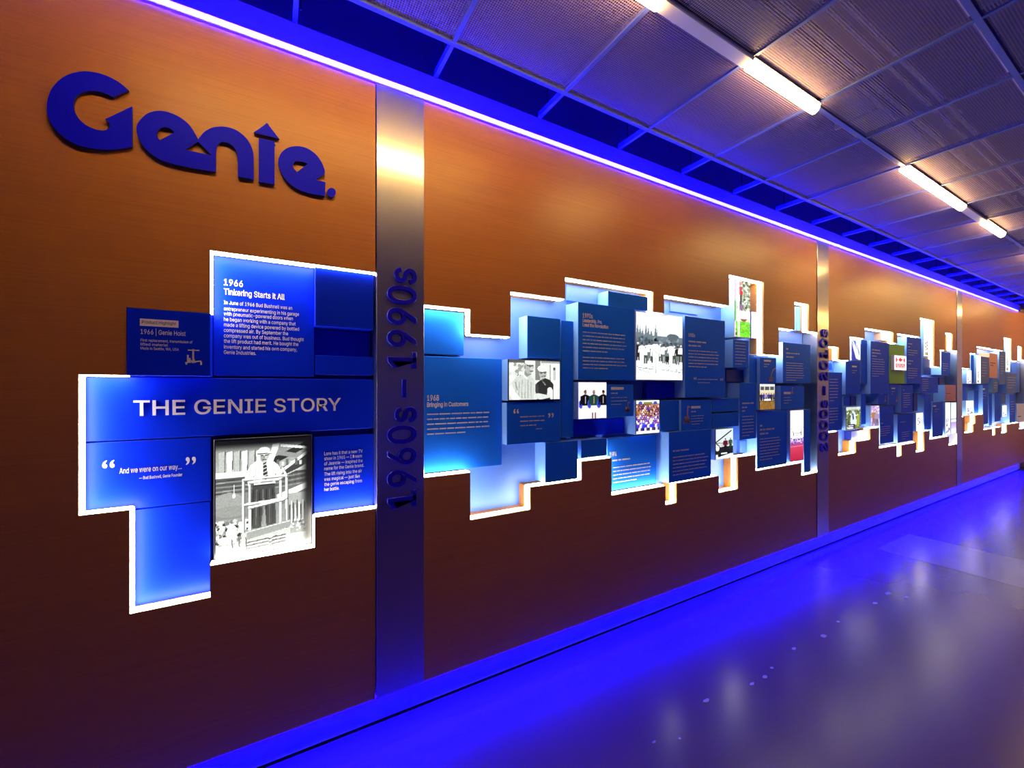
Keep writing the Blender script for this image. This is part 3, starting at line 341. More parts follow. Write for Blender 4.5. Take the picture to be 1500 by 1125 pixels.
def tube(bm, a, b_, rad, n=8):
    a = Vector(a); b_ = Vector(b_); d = (b_ - a)
    rot = d.to_track_quat('Z', 'Y').to_matrix().to_4x4()
    bmesh.ops.create_cone(bm, cap_ends=True, segments=n, radius1=rad, radius2=rad, depth=d.length, matrix=Matrix.Translation((a + b_) / 2) @ rot)
def prism(bm, pts, y0, y1, holes=(), front=0, side=0):
    """polygon in the X-Z plane pushed through from y0 (front) to y1; holes are cut out"""
    loops = [pts] + list(holes)
    edges = []; rings = []
    for lp in loops:
        vs = [bm.verts.new((x, y0, z)) for x, z in lp]
        rings.append(vs)
        for i in range(len(vs)): edges.append(bm.edges.new((vs[i], vs[(i + 1) % len(vs)])))
    res = bmesh.ops.triangle_fill(bm, use_beauty=True, use_dissolve=False, edges=edges, normal=(0, -1, 0))
    fr = [g for g in res['geom'] if isinstance(g, bmesh.types.BMFace)]
    # drop faces that fell inside holes or outside the outline
    def inside(p, lp):
        c = False; j = len(lp) - 1
        for i in range(len(lp)):
            if (lp[i][1] > p[1]) != (lp[j][1] > p[1]) and p[0] < (lp[j][0] - lp[i][0]) * (p[1] - lp[i][1]) / (lp[j][1] - lp[i][1]) + lp[i][0]: c = not c
            j = i
        return c
    keep = []
    for f in fr:
        c = f.calc_center_median(); p = (c.x, c.z)
        if inside(p, pts) and not any(inside(p, h) for h in holes): keep.append(f)
        else: bm.faces.remove(f)
    for f in keep: f.material_index = front
    back = {}
    for vs in rings:
        bk = [bm.verts.new((v.co.x, y1, v.co.z)) for v in vs]
        for v, k in zip(vs, bk): back[v] = k
        for i in range(len(vs)):
            j = (i + 1) % len(vs)
            f = bm.faces.new((vs[i], vs[j], bk[j], bk[i])); f.material_index = side
    for f in keep:
        g = bm.faces.new([back[v] for v in reversed(f.verts)]); g.material_index = side
FONT = None
try:   # the plain sans that ships with Blender; its default font otherwise
    import os
    FONT = bpy.data.fonts.load(os.path.join(bpy.utils.system_resource('DATAFILES', path='fonts'), 'Inter.woff2'))
except Exception:
    FONT = None
def text_mesh(s, size=1.0, bold=0, extrude=0.0, bevel=0.0, res=3):
    cu = bpy.data.curves.new('t', 'FONT'); cu.body = s; cu.size = size
    if FONT and s not in '\u201c\u201d': cu.font = FONT
    cu.resolution_u = res; cu.extrude = extrude
    cu.offset = {0: 0.0, 1: 0.014, 2: 0.008}[bold] * size
    if bevel: cu.bevel_depth = bevel; cu.bevel_resolution = 0
    o = bpy.data.objects.new('t', cu); col.objects.link(o)
    dg = bpy.context.evaluated_depsgraph_get()
    me = bpy.data.meshes.new_from_object(o.evaluated_get(dg))
    bpy.data.objects.remove(o); bpy.data.curves.remove(cu)
    return me
CAP = None
def cap_height():
    global CAP
    if CAP is None:
        me = text_mesh('H'); ys = [v.co.y for v in me.vertices]; CAP = max(ys) - min(ys); bpy.data.meshes.remove(me)
    return CAP
def put_text(bm, s, x0, x1, zb, h, y, bold=0, extrude=0.0004, vertical=False, bevel=0.0):
    """write s on a wall plane: from x0 to x1, baseline zb, capital height h"""
    size = h / cap_height()
    me = text_mesh(s, size, bold, extrude, bevel, 4 if h > 0.03 else 2)
    if not me.vertices: return
    xs = [v.co.x for v in me.vertices]; k = (x1 - x0) / max(1e-6, max(xs) - min(xs)); xm = min(xs)
    if vertical:   # reads upward: x0..x1 are heights, zb the X of the baseline
        me.transform(Matrix(((0, -1, 0, zb), (0, 0, -1, y), (k, 0, 0, x0 - xm * k), (0, 0, 0, 1))))
    else:
        me.transform(Matrix(((k, 0, 0, x0 - xm * k), (0, 0, -1, y), (0, 1, 0, zb), (0, 0, 0, 1))))
    bm.from_mesh(me); bpy.data.meshes.remove(me)

# ------------------------------------------------------------------ little painter for the prints
class Paint:
    def __init__(s, w, h, bg):
        s.w, s.h = w, h
        s.a = np.zeros((h, w, 3)); s.a[:] = bg
        s.X, s.Y = np.meshgrid((np.arange(w) + .5) / w, (np.arange(h) + .5) / h)
        s.rng = np.random.RandomState(3); s.asp = h / w
    def put(s, mask, c, al=1.0):
        s.a[mask] = s.a[mask] * (1 - al) + np.array(c) * al
    def ell(s, cx, cy, rx, ry, c, al=1.0): s.put(((s.X - cx) / rx) ** 2 + ((s.Y - cy) / ry) ** 2 < 1, c, al)
    def rect(s, x0, y0, x1, y1, c, al=1.0): s.put((s.X > x0) & (s.X < x1) & (s.Y > y0) & (s.Y < y1), c, al)
    def poly(s, pts, c, al=1.0):
        m = np.zeros_like(s.X, bool); j = len(pts) - 1
        for i in range(len(pts)):
            (xi, yi), (xj, yj) = pts[i], pts[j]
            if yi != yj: m ^= ((yi > s.Y) != (yj > s.Y)) & (s.X < (xj - xi) * (s.Y - yi) / (yj - yi) + xi)
            j = i
        s.put(m, c, al)
    def line(s, x0, y0, x1, y1, wd, c, al=1.0):
        dx, dy = x1 - x0, (y1 - y0) * s.asp
        L = dx * dx + dy * dy + 1e-9
        t = np.clip(((s.X - x0) * dx + (s.Y - y0) * s.asp * dy) / L, 0, 1)
        s.put(((s.X - x0 - t * dx) ** 2 + ((s.Y - y0) * s.asp - t * dy) ** 2) < (wd / 2) ** 2, c, al)
    def grad(s, y0, y1, c0, c1):
        m = (s.Y >= y0) & (s.Y < y1); t = ((s.Y - y0) / (y1 - y0))[m][:, None]
        s.a[m] = np.array(c0) * (1 - t) + np.array(c1) * t
    def speck(s, x0, y0, x1, y1, n, r, cols, asp=1.0):
        for i in range(n):
            c = cols[s.rng.randint(len(cols))]; rr = r * (.6 + .8 * s.rng.rand())
            s.ell(x0 + (x1 - x0) * s.rng.rand(), y0 + (y1 - y0) * s.rng.rand(), rr, rr / s.asp * asp, c)
    def noise(s, amt):
        s.a *= 1 + amt * (s.rng.rand(s.h, s.w, 1) - .5)
def g(v): return (v * .97, v, v * .95)
def person(p, x, y, h, top, bot, skin, w=.22, hair=None):
    """standing figure: feet at y, height h (fractions of the print)"""
    hw = h * w * p.asp * .5
    p.poly([(x - hw * .75, y - h * .5), (x + hw * .75, y - h * .5), (x + hw * .7, y), (x + hw * .15, y), (x, y - h * .38), (x - hw * .15, y), (x - hw * .7, y)], bot)
    p.poly([(x - hw, y - h * .80), (x - hw * .4, y - h * .85), (x + hw * .4, y - h * .85), (x + hw, y - h * .80), (x + hw * .8, y - h * .46), (x - hw * .8, y - h * .46)], top)
    p.line(x - hw * 1.0, y - h * .78, x - hw * 1.15, y - h * .5, hw * .4, top); p.line(x + hw * 1.0, y - h * .78, x + hw * 1.15, y - h * .5, hw * .4, top)
    p.ell(x, y - h * .93, h * .055 * p.asp, h * .07, skin)
    if hair: p.ell(x, y - h * .965, h * .055 * p.asp, h * .045, hair)
def pic_lift():
    p = Paint(168, 210, g(.50))
    W = g(1.0); Dk = g(.03)
    R = p.rng
    p.grad(0, .30, g(.35), g(.62)); p.grad(.30, .50, g(.22), g(.34)); p.grad(.50, .90, g(.42), g(.55)); p.grad(.88, 1.01, g(.72), g(.95))
    for i in range(6):
        x = .03 + i * .075
        p.poly([(x, .10), (x + .06, .09), (x + .05 + .02 * (i % 2), .27), (x + .01, .28)], g(.88 if i % 2 else .62)); p.line(x + .065, .09, x + .06, .27, .008, g(.2))
    p.rect(0, .265, .48, .315, W); p.rect(0, .315, .48, .33, g(.25))
    for i in range(7): p.line(0, .335 + i * .018, .46, .33 + i * .018, .007, g(.55 if i % 2 else .12))
    for i in range(6): p.line(.60, .335 + i * .02, 1, .30 + i * .022, .008, g(.5 if i % 2 else .12))
    p.poly([(.44, .22), (1, .02), (1, .08), (.50, .26)], g(.10)); p.poly([(.52, .09), (1, .17), (1, .21), (.52, .13)], g(.45)); p.poly([(.58, .05), (.66, .04), (.56, .25), (.50, .25)], g(.85))
    p.poly([(.66, .05), (.98, .09), (.98, .11), (.66, .075)], W); p.poly([(.66, .27), (1, .13), (1, .22), (.72, .34)], g(.16)); p.line(.64, .31, .98, .13, .03, W); p.line(.72, .33, 1, .24, .012, g(.7))
    for i in range(7): p.rect(.62 + i * .05, .19 + (i % 2) * .02, .65 + i * .05, .25, g(.75 if i % 2 else .3))
    p.rect(0, .45, .32, .66, g(.40)); p.ell(.13, .52, .15, .08, g(.50)); p.ell(.15, .60, .16, .05, g(.46)); p.line(.18, .38, .18, .46, .008, W); p.ell(.18, .47, .015, .02, W)
    p.poly([(.62, .50), (.97, .41), (.97, .46), (.64, .56)], W); p.poly([(.64, .56), (.97, .46), (.97, .50), (.64, .60)], g(.35)); p.rect(.74, .50, 1, .60, g(.55))
    p.speck(0, .68, .34, .88, 150, .017, [W, g(.7), Dk, g(.35), g(.85)]); p.ell(.16, .78, .05, .07, W); p.ell(.08, .84, .06, .03, g(.85))
    for i in range(12): p.line(.72 + i * .021, .57 + (i % 3) * .02, .722 + i * .021, .80 - (i % 2) * .03, .010, W if i % 2 else g(.08))
    p.speck(.70, .74, .97, .84, 60, .011, [W, g(.15), g(.5)])
    # trousers with folds, shirt, tie, face and helmet
    p.poly([(.37, .36), (.345, .60), (.35, .77), (.455, .77), (.485, .52), (.515, .77), (.615, .75), (.60, .37)], g(.17))
    for i in range(7): p.line(.375 + i * .034, .44, .365 + i * .036, .74, .010, g(.33 if i % 2 else .08))
    p.rect(.38, .385, .60, .405, Dk)
    p.poly([(.41, .185), (.345, .225), (.285, .31), (.335, .375), (.385, .31), (.378, .395), (.605, .395), (.60, .30), (.635, .345), (.685, .31), (.635, .235), (.56, .185)], W)
    for (x0, y0, x1, y1) in ((.36, .24, .33, .33), (.40, .24, .40, .37), (.57, .23, .59, .36), (.63, .26, .65, .32), (.44, .22, .43, .30), (.55, .30, .56, .38)): p.line(x0, y0, x1, y1, .012, g(.72))
    p.poly([(.455, .185), (.49, .215), (.52, .185), (.535, .215), (.495, .235), (.445, .21)], g(.9))
    p.poly([(.475, .20), (.51, .20), (.530, .34), (.505, .365), (.48, .34)], g(.13))
    for i in range(4): p.line(.48, .23 + i * .032, .525, .215 + i * .032, .009, g(.75))
    p.ell(.487, .150, .046, .058, g(.66)); p.ell(.47, .165, .02, .03, g(.5)); p.ell(.49, .105, .060, .036, W); p.poly([(.42, .112), (.56, .112), (.575, .128), (.41, .124)], g(.85)); p.line(.42, .128, .565, .130, .008, g(.15))
    p.line(.455, .143, .478, .143, .012, Dk); p.line(.500, .143, .522, .143, .012, Dk); p.line(.489, .15, .489, .167, .008, g(.35)); p.line(.470, .182, .510, .182, .009, g(.2))
    p.ell(.345, .36, .03, .022, g(.7)); p.ell(.655, .345, .03, .022, g(.7))
    for a in [(.27, .34, .27, .80), (.335, .365, .34, .82), (.725, .34, .73, .79), (.66, .36, .66, .75), (.27, .34, .725, .332), (.33, .368, .66, .36), (.28, .555, .72, .538), (.33, .585, .70, .545), (.685, .27, .725, .34)]:
        p.line(a[0] + .008, a[1] + .006, a[2] + .008, a[3] + .006, .026, g(.30)); p.line(*a, .022, W)
    p.poly([(.29, .785), (.765, .735), (.775, .795), (.31, .855)], g(.48)); p.line(.30, .795, .765, .745, .010, g(.8)); p.poly([(.25, .80), (.31, .795), (.31, .90), (.26, .895)], g(.7))
    p.poly([(.30, .86), (.77, .80), (.77, 1), (.30, 1)], g(.70))
    for i in range(6): p.line(.30, .885 + i * .026, .72, .862 + i * .028, .013, g(.12)); p.line(.30, .895 + i * .026, .72, .872 + i * .028, .008, W)
    for i in range(5): p.line(.53, .86 + i * .03, .62, .885 + i * .03, .012, W); p.line(.62, .86 + i * .03, .53, .885 + i * .03, .012, Dk)
    for i in range(5): p.line(.16 + i * .035, .84, .17 + i * .035, .96, .012, W if i % 2 else g(.2))
    p.rect(.72, .86, .95, 1, g(.93)); p.rect(.02, .91, .26, 1, g(.78)); p.ell(.12, .965, .13, .03, W)
    p.noise(.22)
    f = np.clip((.96 - p.X) / .08, 0, 1) * np.clip((p.Y - .03) / .06, 0, 1)
    p.a = np.clip(p.a * 1.08, 0, 1) * (0.04 + .96 * f[..., None])
    return p
def pic_twomen():
    p = Paint(120, 92, g(.80)); W = g(.97); Dk = g(.03)
    p.speck(0, 0, .3, .5, 40, .03, [W, g(.5), g(.75)]); p.rect(0, .0, .3, .06, g(.25)); p.rect(.3, .0, .34, .4, g(.6)); p.rect(.5, 0, .6, .5, g(.38)); p.rect(.62, .0, 1, .05, g(.5)); p.rect(.80, .1, .98, .7, W); p.rect(.86, .15, .92, .5, g(.65)); p.line(.8, .1, .8, .6, .012, g(.3)); p.ell(.88, .2, .025, .04, g(.2))
    # left man
    p.poly([(.0, 1), (.03, .62), (.12, .44), (.27, .36), (.42, .40), (.48, .5), (.49, .75), (.46, 1)], g(.72))
    for i in range(6): p.line(.14 + i * .055, .5 + (i % 2) * .05, .12 + i * .06, .95, .012, g(.52))
    p.poly([(.0, .66), (.05, .62), (.13, .82), (.22, .96), (.18, 1), (.08, 1), (.0, .85)], g(.86)); p.line(.12, .55, .16, .75, .012, g(.35))
    p.poly([(.28, .34), (.33, .42), (.42, .36), (.42, .28), (.30, .26)], g(.45)); p.line(.28, .38, .34, .46, .02, g(.9))
    p.ell(.38, .17, .085, .17, g(.58)); p.ell(.40, .04, .10, .07, g(.88)); p.ell(.43, .22, .03, .06, g(.7)); p.line(.34, .13, .46, .13, .015, Dk); p.ell(.40, .14, .03, .035, g(.3)); p.line(.40, .27, .45, .27, .014, g(.15)); p.ell(.30, .17, .02, .05, g(.45))
    # right man
    p.poly([(.5, .78), (.52, .58), (.60, .50), (.70, .44), (.80, .50), (.88, .62), (.9, .75), (.8, 1), (.54, 1)], g(.10))
    p.poly([(.5, .6), (.56, .62), (.57, .85), (.5, .8)], g(.16)); p.line(.66, .55, .70, .62, .02, g(.5)); p.line(.62, .48, .70, .60, .015, g(.3))
    p.poly([(.52, .84), (.58, .84), (.73, .88), (.75, .74), (.80, .68), (.84, .78), (.80, .95), (.6, 1), (.5, .96)], g(.78)); p.ell(.79, .76, .05, .08, g(.85)); p.rect(.80, .74, .9, 1, g(.9)); p.rect(.87, .62, .93, .9, W); p.line(.86, .75, .86, 1, .015, g(.3))
    p.ell(.65, .32, .075, .15, g(.60)); p.ell(.64, .20, .095, .08, W); p.poly([(.56, .23), (.75, .22), (.74, .19), (.57, .19)], g(.8)); p.line(.59, .30, .72, .29, .016, Dk); p.ell(.62, .31, .025, .03, g(.25)); p.ell(.69, .305, .022, .03, g(.25)); p.line(.63, .40, .70, .39, .014, Dk)
    p.noise(.2); p.a = np.clip(p.a, 0, 1); return p
def pic_crowd():
    p = Paint(96, 120, (.93, .95, 1.0)); Dk = (.02, .03, .04); W = (.98, .98, 1)
    p.grad(.30, .42, (.9, .93, .95), (.42, .5, .55)); p.rect(0, .33, 1, .55, (.28, .34, .38))
    for i, x in enumerate([.03, .08, .13, .2, .25, .31, .40]): p.poly([(x, .16 + (i % 3) * .04), (x + .035, .36), (x - .035, .36)], (.30, .36, .38))
    p.ell(.78, .34, .14, .06, (.22, .28, .30)); p.ell(.6, .37, .12, .04, (.3, .36, .4)); p.line(.43, .24, .44, .42, .015, (.3, .35, .4))
    p.rect(0, .42, 1, .50, (.22, .27, .30)); p.speck(0, .36, 1, .47, 60, .02, [(.15, .2, .22), (.4, .46, .5), (.25, .3, .33)]); p.rect(0, .62, 1, 1, (.86, .88, .88))
    tops = [(.03, .06, .05), W, (.8, .85, .88), W, (.12, .16, .18), W, (.5, .56, .6), W, (.3, .35, .38), W, W]
    for i in range(13):
        x = .04 + i * .077
        if abs(x - .40) < .04: continue
        person(p, x, .72 + .02 * (i % 3), .27 + .02 * (i % 2), tops[i % 11], [(.05, .08, .07), W, (.16, .2, .18), (.3, .34, .33)][i % 4], (.35, .36, .36), .30, Dk if i % 2 else W)
    person(p, .40, .88, .50, W, W, (.3, .32, .33), .26, Dk); p.line(.36, .55, .44, .60, .012, (.45, .5, .5)); p.line(.40, .66, .40, .85, .008, (.5, .55, .55))
    p.speck(0, .78, 1, .90, 50, .014, [(.35, .38, .38), W, (.6, .62, .6)], .35); p.line(.05, .82, .35, .84, .008, (.3, .3, .3)); p.line(.5, .84, .95, .88, .008, (.35, .35, .35)); p.line(.1, .86, .4, .92, .006, (.4, .4, .4))
    p.grad(.90, 1.01, (.92, .93, .92), W); p.noise(.12); p.a = np.clip(p.a, 0, 1); return p
def pic_threemen():
    p = Paint(60, 72, (.93, .90, .98)); sk = (.42, .24, .14)
    for x, t, l, hr in ((.24, (.01, .01, .015), (.82, .84, .92), (.3, .2, .08)), (.54, (.05, .16, .14), (.85, .83, .86), (.5, .4, .3)), (.88, (.01, .01, .015), (.84, .82, .92), (.01, .01, .01))):
        p.ell(x + .16 if x < .8 else x - .14, .56, .08, .14, (.10, .13, .62)); p.ell(x - .16, .60, .07, .12, (.14, .18, .68))
        person(p, x, 1.0, .78, t, l, sk, .30, hr); p.line(x, .40, x, .58, .02, (.8, .6, .3) if x == .54 else (.75, .75, .8))
    p.rect(.46, .84, .51, 1, sk); p.rect(.57, .84, .62, 1, sk); p.noise(.08); p.a = np.clip(p.a, 0, 1); return p
def pic_group():
    p = Paint(72, 96, (.35, .26, .20)); p.rect(0, 0, 1, .10, (.82, .86, .95)); p.ell(.18, .09, .09, .06, (.15, .2, .5)); p.ell(.82, .09, .09, .06, (.15, .2, .5)); p.rect(.3, .05, .7, .10, (.35, .35, .12))
    sk = [(.75, .34, .16), (.55, .24, .12), (.85, .5, .3), (.3, .13, .08), (.9, .62, .45)]
    for j in range(10):
        for i in range(11):
            x = .03 + (i + .5 * (j % 2)) * .092; y = .14 + j * .055
            c = [(.08, .06, .12), (.45, .16, .10), (.75, .7, .75), (.12, .14, .55), (.5, .34, .2)][p.rng.randint(5)] if j < 6 else [(.06, .10, .62), (.2, .26, .85), (.35, .1, .45), (.9, .9, .98)][p.rng.randint(4)]
            p.ell(x, y + .05, .045, .04, c); p.ell(x, y, .028, .026, sk[p.rng.randint(5)]); p.ell(x, y - .014, .026, .014, (.12, .06, .03))
    for i in range(12): person(p, .06 + i * .082, .95, .27, [(.08, .12, .7), (.25, .1, .5), (.9, .9, 1), (.12, .2, .85)][i % 4], [(.03, .04, .2), (.8, .8, .95), (.2, .1, .3)][i % 3], sk[i % 5], .34)
    p.grad(.92, 1.01, (.85, .85, .95), (.95, .95, 1)); p.noise(.2); p.a = np.clip(p.a * 1.15, 0, 1); return p
def pic_crane():
    p = Paint(60, 84, (.74, .80, .80)); p.rect(0, .82, 1, 1, (.8, .85, .86)); p.rect(0, .60, 1, .84, (.05, .07, .06)); Dk = (.012, .015, .03)
    p.line(.0, .44, .88, .08, .06, Dk); p.line(.0, .44, .28, .64, .05, Dk); p.line(.1, .46, .45, .48, .03, (.2, .22, .22)); p.ell(.1, .64, .10, .09, (.85, .85, .8)); p.ell(.3, .55, .1, .06, (.7, .72, .7))
    person(p, .55, .78, .46, (.25, .03, .05), (.03, .03, .04), (.3, .2, .15), .34, Dk); person(p, .84, .72, .40, (.14, .20, .12), (.08, .1, .06), (.3, .22, .15), .34); p.poly([(.12, .86), (.7, .74), (.9, .78), (.9, .84), (.14, .93)], Dk); p.rect(.3, .80, .65, .84, (.8, .85, .8)); p.ell(.2, .88, .08, .05, Dk)
    p.noise(.15); p.a = np.clip(p.a, 0, 1); return p
def pic_crew():
    p = Paint(50, 84, (.78, .74, .62)); p.rect(0, 0, 1, .10, (.92, .92, .86))
    p.rect(0, .10, 1, .24, (.16, .19, .2))
    for x in (.0, .28, .62, .94): p.rect(x, .08, x + .06, .24, (.75, .74, .64))
    p.grad(.24, .42, (.8, .76, .62), (.70, .64, .5)); p.rect(0, .66, 1, 1, (.42, .27, .06)); p.speck(0, .70, 1, 1, 60, .03, [(.5, .34, .1), (.3, .18, .03), (.6, .45, .2)], .6)
    for i, c in enumerate([(.03, .04, .06), (.1, .08, .45), (.5, .42, .5), (.12, .1, .5), (.05, .05, .1), (.2, .2, .25)]): person(p, .1 + i * .165, .68, .32, c, (.03, .03, .08), (.4, .24, .16), .36, (.05, .04, .03))
    p.rect(.30, .58, .72, .66, (.93, .92, .88)); p.ell(.38, .68, .06, .025, (.02, .02, .02)); p.ell(.64, .68, .06, .025, (.02, .02, .02)); p.noise(.2); p.a = np.clip(p.a, 0, 1); return p
def pic_field():
    p = Paint(40, 120, (.97, .95, .95)); p.grad(.60, .72, (.5, .22, .6), (.62, .16, .30)); p.grad(.71, 1.01, (.72, .16, .24), (.58, .07, .12)); p.rect(0, .56, 1, .63, (.75, .6, .8)); p.speck(0, .54, 1, .66, 50, .05, [(.3, .14, .5), (.85, .8, .95), (.5, .3, .6), (.15, .1, .3)], .7)
    Dk = (.05, .05, .12); p.line(.22, .44, .22, .50, .05, Dk); p.line(.80, .42, .80, .50, .05, Dk); p.line(.22, .44, .05, .34, .03, Dk); p.line(.80, .42, .96, .34, .03, Dk); p.line(.22, .455, .8, .45, .03, Dk); p.ell(.5, .49, .08, .012, (.6, .6, .7)); p.line(0, .715, 1, .71, .02, (.85, .5, .55)); p.noise(.12); p.a = np.clip(p.a, 0, 1); return p
def pic_green():
    p = Paint(44, 130, (.72, .78, .72)); p.speck(.2, 0, 1, .6, 160, .06, [(.35, .45, .33), (.85, .9, .86), (.55, .62, .5), (.2, .28, .2)]); p.poly([(0, 0), (.22, 0), (.12, .2), (.05, .9), (0, 1)], (.75, .72, .85)); p.poly([(.0, .35), (.1, .4), (.1, .7), (0, .75)], (.25, .6, .3))
    p.rect(.18, .03, .5, .08, (.8, .5, .5)); p.ell(.37, .15, .10, .035, (.85, .03, .08)); p.ell(.4, .22, .13, .05, (.75, .03, .08)); p.rect(.34, .26, .46, .42, (.03, .03, .05)); p.line(.38, .04, .38, .44, .03, (.4, .35, .5)); p.poly([(.22, .44), (.55, .42), (.6, .50), (.25, .52)], (.4, .3, .45)); p.poly([(.3, .54), (.95, .52), (.95, .66), (.3, .68)], (.93, .93, .9)); p.poly([(.35, .68), (.8, .67), (.6, .75)], (.45, .2, .18)); p.rect(.1, .72, .95, 1, (.3, .75, .12)); p.speck(.1, .74, 1, 1, 90, .05, [(.2, .7, .05), (.45, .9, .2), (.3, .62, .12)]); p.poly([(.15, .0), (.3, 0), (.35, 1), (.2, 1)], (.93, .93, .95), .7); p.ell(.12, .95, .05, .03, (.25, .12, .05)); p.noise(.2); p.a = np.clip(p.a, 0, 1); return p
def pic_diag():
    p = Paint(36, 80, (.01, .08, .5)); p.poly([(0, 0), (1, 0), (1, .95), (.75, .95)], (.85, .9, 1)); p.poly([(.0, .12), (.25, .35), (.9, .95), (.5, .9)], (.8, .88, 1)); p.poly([(.2, .08), (.45, .05), (.9, .6), (.9, .8)], (.25, .35, .8)); p.line(.15, .05, .6, .3, .06, (.1, .2, .7)); p.line(.5, .2, .8, .75, .06, (.95, .97, 1)); return p
def pic_outdoor():
    p = Paint(52, 80, (.3, .36, .2)); p.speck(0, 0, 1, 1, 160, .05, [(.12, .17, .05), (.45, .5, .22), (.8, .85, .8), (.25, .3, .1)]); p.rect(.0, 0, 1, .14, (.8, .86, .88), .7); p.poly([(.3, .5), (.45, .2), (.6, .25), (.75, .8), (.3, .85)], (.75, .82, .85)); p.poly([(.4, .3), (.5, .28), (.55, .55), (.45, .6)], (.1, .16, .25)); p.poly([(.75, .4), (.95, .35), (.9, .9), (.7, .9)], (.5, .55, .08)); p.line(.2, .3, .15, .8, .06, (.1, .1, .03)); p.rect(.1, .78, .6, 1, (.02, .02, .06)); p.rect(.15, .82, .5, .86, (.85, .85, .95)); p.ell(.3, .94, .2, .04, (.9, .9, .95)); p.noise(.25); p.a = np.clip(p.a, 0, 1); return p
def pic_lilac():
    p = Paint(36, 76, (.66, .56, .75)); p.speck(0, 0, 1, 1, 80, .1, [(.8, .72, .9), (.5, .4, .65), (.9, .85, .95), (.6, .45, .55)]); person(p, .35, .95, .75, (.55, .35, .12), (.35, .25, .35), (.6, .4, .3), .3); person(p, .72, .98, .7, (.5, .42, .6), (.3, .22, .28), (.6, .4, .35), .3); p.noise(.2); p.a = np.clip(p.a, 0, 1); return p
DOTS = {'5': ['111', '100', '110', '001', '001', '110'], '0': ['010', '101', '101', '101', '101', '010']}
def pic_fifty():
    p = Paint(44, 88, (.96, .96, .97))
    for k, ch in enumerate('50'):
        for j, row in enumerate(DOTS[ch]):
            for i, c in enumerate(row):
                if c == '1': p.ell(.20 + k * .36 + i * .12, .30 + j * .065, .055, .03, (.01, .012, .04))
    return p
def pic_maple():
    p = Paint(70, 84, (.96, .95, .95)); R = (.70, .10, .10)
    p.poly([(.50, .10), (.58, .22), (.68, .20), (.64, .34), (.52, .42), (.48, .42), (.36, .34), (.32, .20), (.42, .22)], R)
    for s in (-1, 1): p.rect(.5 + s * .33 - .05, .16, .5 + s * .33 + .05, .44, R); p.ell(.5 + s * .26, .30, .04, .05, R)
    for i in range(6): p.rect(.12 + i * .13, .55, .12 + i * .13 + .10, .82, R); p.rect(.15 + i * .13, .62 + (i % 2) * .08, .19 + i * .13, .68 + (i % 2) * .08, (.9, .7, .7))
    p.rect(.10, .84, .9, .87, R); return p
def pic_script():
    p = Paint(36, 130, (.97, .97, .94)); Dk = (.12, .12, .12)
    for i in range(26):
        t = i / 25; x = .35 + .14 * math.sin(t * 17); p.ell(x, .56 + t * .26, .05, .014, Dk)
    p.line(.5, .6, .55, .8, .05, Dk); p.poly([(.1, .88), (.6, .86), (.55, .98), (.1, .96)], (.5, .5, .3)); p.ell(.45, .93, .12, .03, (.2, .2, .12)); return p
def pic_sketch():
    p = Paint(36, 90, (.90, .91, .93)); Dk = (.15, .15, .3); p.line(.2, .05, .4, .35, .05, Dk); p.ell(.35, .55, .2, .06, (.3, .3, .5)); p.line(.2, .7, .8, .45, .06, Dk); p.speck(.1, .5, .9, .95, 30, .07, [(.2, .2, .4), (.9, .9, .95), (.5, .5, .65)]); p.line(.3, .9, .9, .8, .05, Dk); return p
def pic_skyp():
    p = Paint(30, 90, (.88, .92, .95)); p.grad(0, .4, (.7, .8, .9), (.9, .93, .95)); p.rect(0, .5, 1, .56, (.6, .62, .75)); p.grad(.62, .85, (.55, .45, .75), (.75, .7, .85)); return p
def print_part(name, p, x0, x1, z0, z1, y, parent):
    """flat picture as a fine grid with its colours per vertex"""
    w, h = p.w, p.h
    xs = np.linspace(x0, x1, w); zs = np.linspace(z1, z0, h)
    vx, vz = np.meshgrid(xs, zs)
    co = np.stack([vx.ravel(), np.full(w * h, y), vz.ravel()], 1)
    idx = np.arange(w * h).reshape(h, w)
    q = np.stack([idx[1:, :-1], idx[1:, 1:], idx[:-1, 1:], idx[:-1, :-1]], -1).reshape(-1, 4)
    me = bpy.data.meshes.new(name)
    me.from_pydata(co.tolist(), [], q.tolist())
    at = me.color_attributes.new('print', 'FLOAT_COLOR', 'POINT')
    rgba = np.ones((w * h, 4), np.float32); rgba[:, :3] = (np.clip(p.a, 0, 1) ** 1.7).reshape(-1, 3)
    at.data.foreach_set('color', rgba.ravel())
    me.materials.append(M['print'])
    return link(bpy.data.objects.new(name, me), parent)

# ------------------------------------------------------------------ structure: feature wall
ZB, ZT, ZC = 0.147, 3.047, 3.176       # underside of the wood, top of the wood, ceiling level
X_MIN, X_MAX = -3.0, 13.1
NB = 0.125                              # depth of the niche
wall = tag(empty('trim_1'), kind='structure')
(p1a, p1b), (p2a, p2b), (p3a, p3b) = PX
P4A, P4B = 12.83, 13.08
def outline(st, up):
    pts = []
    for a, b_, z in st: pts += [(a, z), (b_, z)]
    return pts
def wood(pts):
    bm = bmesh.new(); prism(bm, pts, 0.0, NB)
    return mesh_obj('wood_panel', bm, M['wood'], wall)
s1 = [(x, z) for x, z, f in SEG1]
wood([(X_MIN, ZT), (X_MIN, ZB), (p1a, ZB)] + s1[::-1] + [(p1a, ZT)])
box_obj('niche_back', -.75, p1a, NB, NB + 0.012, 0.6, 2.3, M['royal'], wall)
def clampx(st, a, b_):
    st = [list(s) for s in st]; st[0][0] = a; st[-1][1] = b_; return st
SEC = []
